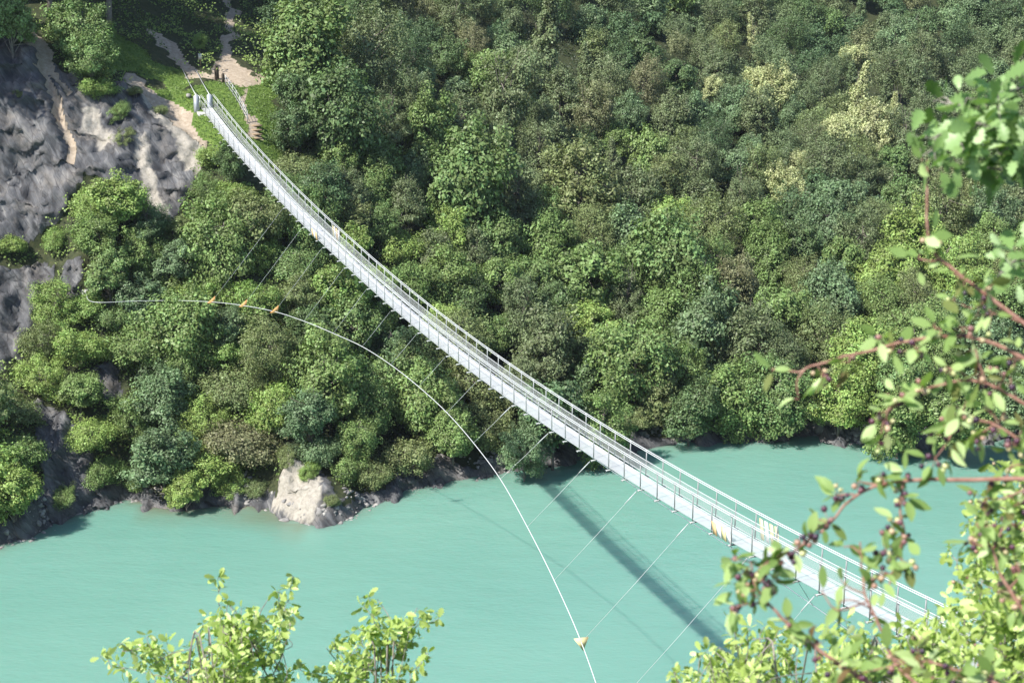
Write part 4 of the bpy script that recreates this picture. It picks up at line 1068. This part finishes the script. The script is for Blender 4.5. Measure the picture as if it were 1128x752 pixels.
def oak_branch():
    rng = np.random.default_rng(22); L = np.array([2.6, 4.6, float(near_z(np.array([2.6]), np.array([4.6]))[0])])
    root = empty('oak_sapling', L, 'young oak leaning in from the upper right with lobed dark glossy leaves', 'tree')
    D = 4.0
    m = MB(); P = smooth_path([L, L+np.array([.1, .1, 3]), at(1290, 500, D+.3), at(1270, 250, D+.1), at(1240, 60, D)], 8); m.tube(P, np.linspace(.05, .015, len(P)), 8); m.build('trunk', TWIGG, root, True, L)
    def B(pts, cs, r0=.008): build_branch(root, L, [at(u, v, D) for (u, v) in pts], r0, .002, [(at(u, v, D+rng.uniform(-.08, .08)), rad*1.35, int(nl*1.25), nb) for (u, v, rad, nl, nb) in cs], T_OAK, FG_OAKD, .056, rng, TWIGG, False)
    B([(1250, 150), (1180, 160), (1120, 150), (1070, 140), (1050, 150), (1030, 158)],
      [(1005, 148, .02, 2, 0), (1015, 172, .03, 3, 0), (1030, 178, .04, 4, 0), (1048, 140, .05, 6, 0), (1075, 150, .06, 9, 0), (1115, 160, .06, 9, 0), (1045, 155, .05, 4, 0), (1062, 132, .06, 7, 0), (1085, 140, .06, 9, 0), (1105, 150, .07, 10, 0), (1075, 165, .06, 8, 0), (1055, 175, .05, 6, 0), (1125, 135, .07, 10, 0), (1100, 170, .06, 8, 0), (1128, 170, .06, 8, 0), (1040, 165, .03, 4, 0), (1140, 155, .07, 9, 0), (1020, 152, .02, 1, 0)])
    B([(1255, 110), (1190, 90), (1140, 95), (1105, 105), (1070, 118), (1040, 118)],
      [(1095, 88, .03, 3, 0), (1118, 78, .03, 3, 0), (1028, 112, .02, 2, 0), (1085, 108, .05, 7, 0), (1108, 95, .05, 6, 0), (1130, 85, .05, 7, 0), (1065, 108, .05, 6, 0), (1042, 115, .04, 5, 0), (1100, 118, .06, 8, 0), (1128, 112, .06, 8, 0), (1080, 120, .05, 7, 0)])
    B([(1260, 200), (1180, 200), (1130, 190), (1090, 188), (1060, 182)],
      [(1062, 182, .05, 5, 0), (1092, 185, .05, 6, 0), (1120, 190, .05, 6, 0), (1135, 285, .04, 4, 0)])
    B([(1260, 330), (1180, 290), (1130, 285), (1108, 292), (1100, 298)],
      [(1112, 280, .04, 5, 0), (1118, 298, .05, 6, 0), (1135, 290, .05, 6, 0), (1102, 300, .03, 3, 0), (1128, 270, .03, 3, 0)])
oak_branch()

def fill_shrub(name, label, cat, poly, D, dd, n, rad, nl, tmpl, lmat, lsize, seed, groundxy, bmat=TWIGG, nb=0, spine=None, rim=0, sink=24, thr=.02):
    """a shrub whose leaf rosettes fill the given silhouette through a real depth"""
    rng = np.random.default_rng(seed); L = np.array([groundxy[0], groundxy[1], float(near_z(np.array([groundxy[0]]), np.array([groundxy[1]]))[0])])
    root = empty(name, L, label, cat)
    us = [p_[0] for p_ in poly]; vs = [p_[1] for p_ in poly]; pts = []
    vmax = 800
    while len(pts) < n:
        u = rng.uniform(min(us), max(us)); v = rng.uniform(min(vs), vmax)
        if v < 752 and not inpoly(u, v, poly): continue
        if v >= 752 and not inpoly(u, 751, poly): continue
        v = v+sink; dq = D+rng.uniform(-dd, dd)
        if float(fbm(at(u, v, dq)*5.5, seed, 2)) < thr: continue
        pts.append((u, v, dq))
    for (u, v) in poly[:rim]: pts.append((u, v, D+rng.uniform(-dd, dd)*.5))
    pts = np.array(pts); Q = np.array([at(*p_) for p_ in pts])
    # a few boughs, each carrying the rosettes nearest to it
    sp = spine; groups = [[] for _ in sp]; paths = []
    for s in sp: paths.append(np.array([L]+[at(u, v, D+rng.uniform(-dd, dd)*.4) for (u, v) in s]))
    for q in Q:
        d = [np.linalg.norm(smooth_path(p_, 4)[6:]-q, axis=1).min() for p_ in paths]; gi = int(np.argmin(d)); up = unit(rng.normal(0, .5, 3)+np.array([0, 0, 1.0])+unit(q-paths[gi][-2])*.6)
        for w_ in range(4):          # a sprig: rosettes one above the other along a short shoot
            groups[gi].append((q+up*rad*.8*w_, rad*rng.uniform(.6, .9)*(1-.15*w_), int(nl*rng.uniform(.5, .85)), int(rng.random()*nb*2)) + ((q+up*rad*.8*(w_-1),) if w_ else ()))
    for p_, g in zip(paths, groups):
        build_branch(root, L, p_, .0075, .002, g, tmpl, lmat, lsize, rng, bmat, nb > 0, 'bough')
OAK1 = [(125, 712), (140, 706), (148, 718), (168, 712), (170, 690), (182, 688), (215, 684), (222, 678), (240, 686), (248, 672), (236, 660), (250, 652), (264, 658), (262, 672), (276, 668), (282, 660), (272, 646), (288, 642), (302, 650), (316, 646), (312, 662), (300, 672), (318, 670), (330, 688), (334, 712), (326, 732), (306, 740), (300, 752), (170, 752), (150, 742), (158, 728), (136, 724)]
OAK2 = [(352, 718), (354, 700), (366, 702), (366, 716), (380, 712), (382, 696), (392, 684), (402, 690), (404, 706), (414, 704), (418, 684), (402, 662), (414, 650), (430, 660), (444, 656), (460, 656), (472, 664), (470, 680), (452, 690), (458, 704), (454, 722), (462, 734), (450, 740), (452, 752), (362, 752), (370, 736), (358, 722)]
fill_shrub('oak_shrub', 'wide sunlit oak shrub top at the lower left with small lobed pale leaves', 'shrub', OAK1, 8.5, .35, 70, .075, 14, T_OAK, FG_OAK, .042, 31, (-1.25, 7.8),
           spine=[[(235, 800), (200, 745), (165, 715), (135, 714)], [(240, 800), (230, 735), (215, 695)], [(250, 800), (255, 730), (262, 690), (250, 660)], [(255, 800), (275, 725), (285, 680), (300, 652)], [(260, 800), (300, 745), (318, 700), (322, 680)], [(230, 800), (205, 760), (185, 745)]])
fill_shrub('oak_shrub', 'narrow sunlit oak shrub top with two leafy spires, beside the wide one', 'shrub', OAK2, 8.7, .25, 38, .07, 14, T_OAK, FG_OAK, .043, 32, (-.75, 7.9),
           spine=[[(415, 810), (400, 750), (372, 728), (358, 712)], [(420, 810), (412, 745), (395, 700)], [(425, 810), (428, 740), (432, 690), (418, 660)], [(430, 810), (440, 720), (458, 668)]])
MASS = [(755, 752), (772, 738), (790, 742), (806, 722), (822, 708), (838, 718), (858, 728), (880, 706), (905, 722), (930, 712), (946, 700), (962, 720), (980, 700), (1000, 716), (1018, 696), (1034, 688), (1060, 696), (1078, 690), (1128, 700), (1160, 752)]
fill_shrub('oak_shrub', 'dense sunlit green shrub filling the lower right corner under the bridge end', 'shrub', MASS, 6.6, .5, 150, .075, 13, T_OAK, FG_OAK, .036, 33, (1.2, 5.9), nb=0,
           spine=[[(860, 815), (830, 760), (815, 725)], [(900, 815), (880, 760), (880, 720)], [(960, 815), (950, 760), (945, 715)], [(1020, 815), (1010, 755), (1020, 705)], [(1080, 815), (1075, 750), (1070, 700)], [(1130, 815), (1120, 745)], [(800, 830), (778, 760)]])
COLU = [(1068, 700), (1062, 680), (1074, 668), (1060, 655), (1064, 640), (1080, 640), (1062, 615), (1082, 600), (1090, 560), (1100, 530), (1128, 505), (1165, 500), (1165, 752), (1075, 752)]
fill_shrub('leafy_shrub', 'upright leafy green shrub along the right edge below the berry twigs', 'shrub', COLU, 5.8, .4, 92, .07, 13, T_OAK, FG_OAK, .036, 34, (1.75, 5.0), nb=1,
           spine=[[(1190, 800), (1120, 740), (1085, 690)], [(1200, 800), (1140, 680), (1085, 640)], [(1210, 800), (1150, 620), (1105, 570)], [(1210, 780), (1160, 560), (1130, 520)]])

# ---------------------------------------------------------------- the air over the valley
def haze():
    m = MB(); m.box((0, 260, 150), (640, 0, 0), (0, 480, 0), (0, 0, 170))
    N = NT('haze_air'); v = N.n('ShaderNodeVolumePrincipled', {'Color': rgb(.80, .88, 1.0), 'Density': .00009, 'Anisotropy': .2})
    N.t.links.new(v.outputs[0], N.out.inputs['Volume'])
    tag(m.build('haze', N.m), 'thin pale summer haze over the valley', 'haze', kind='stuff')
haze()
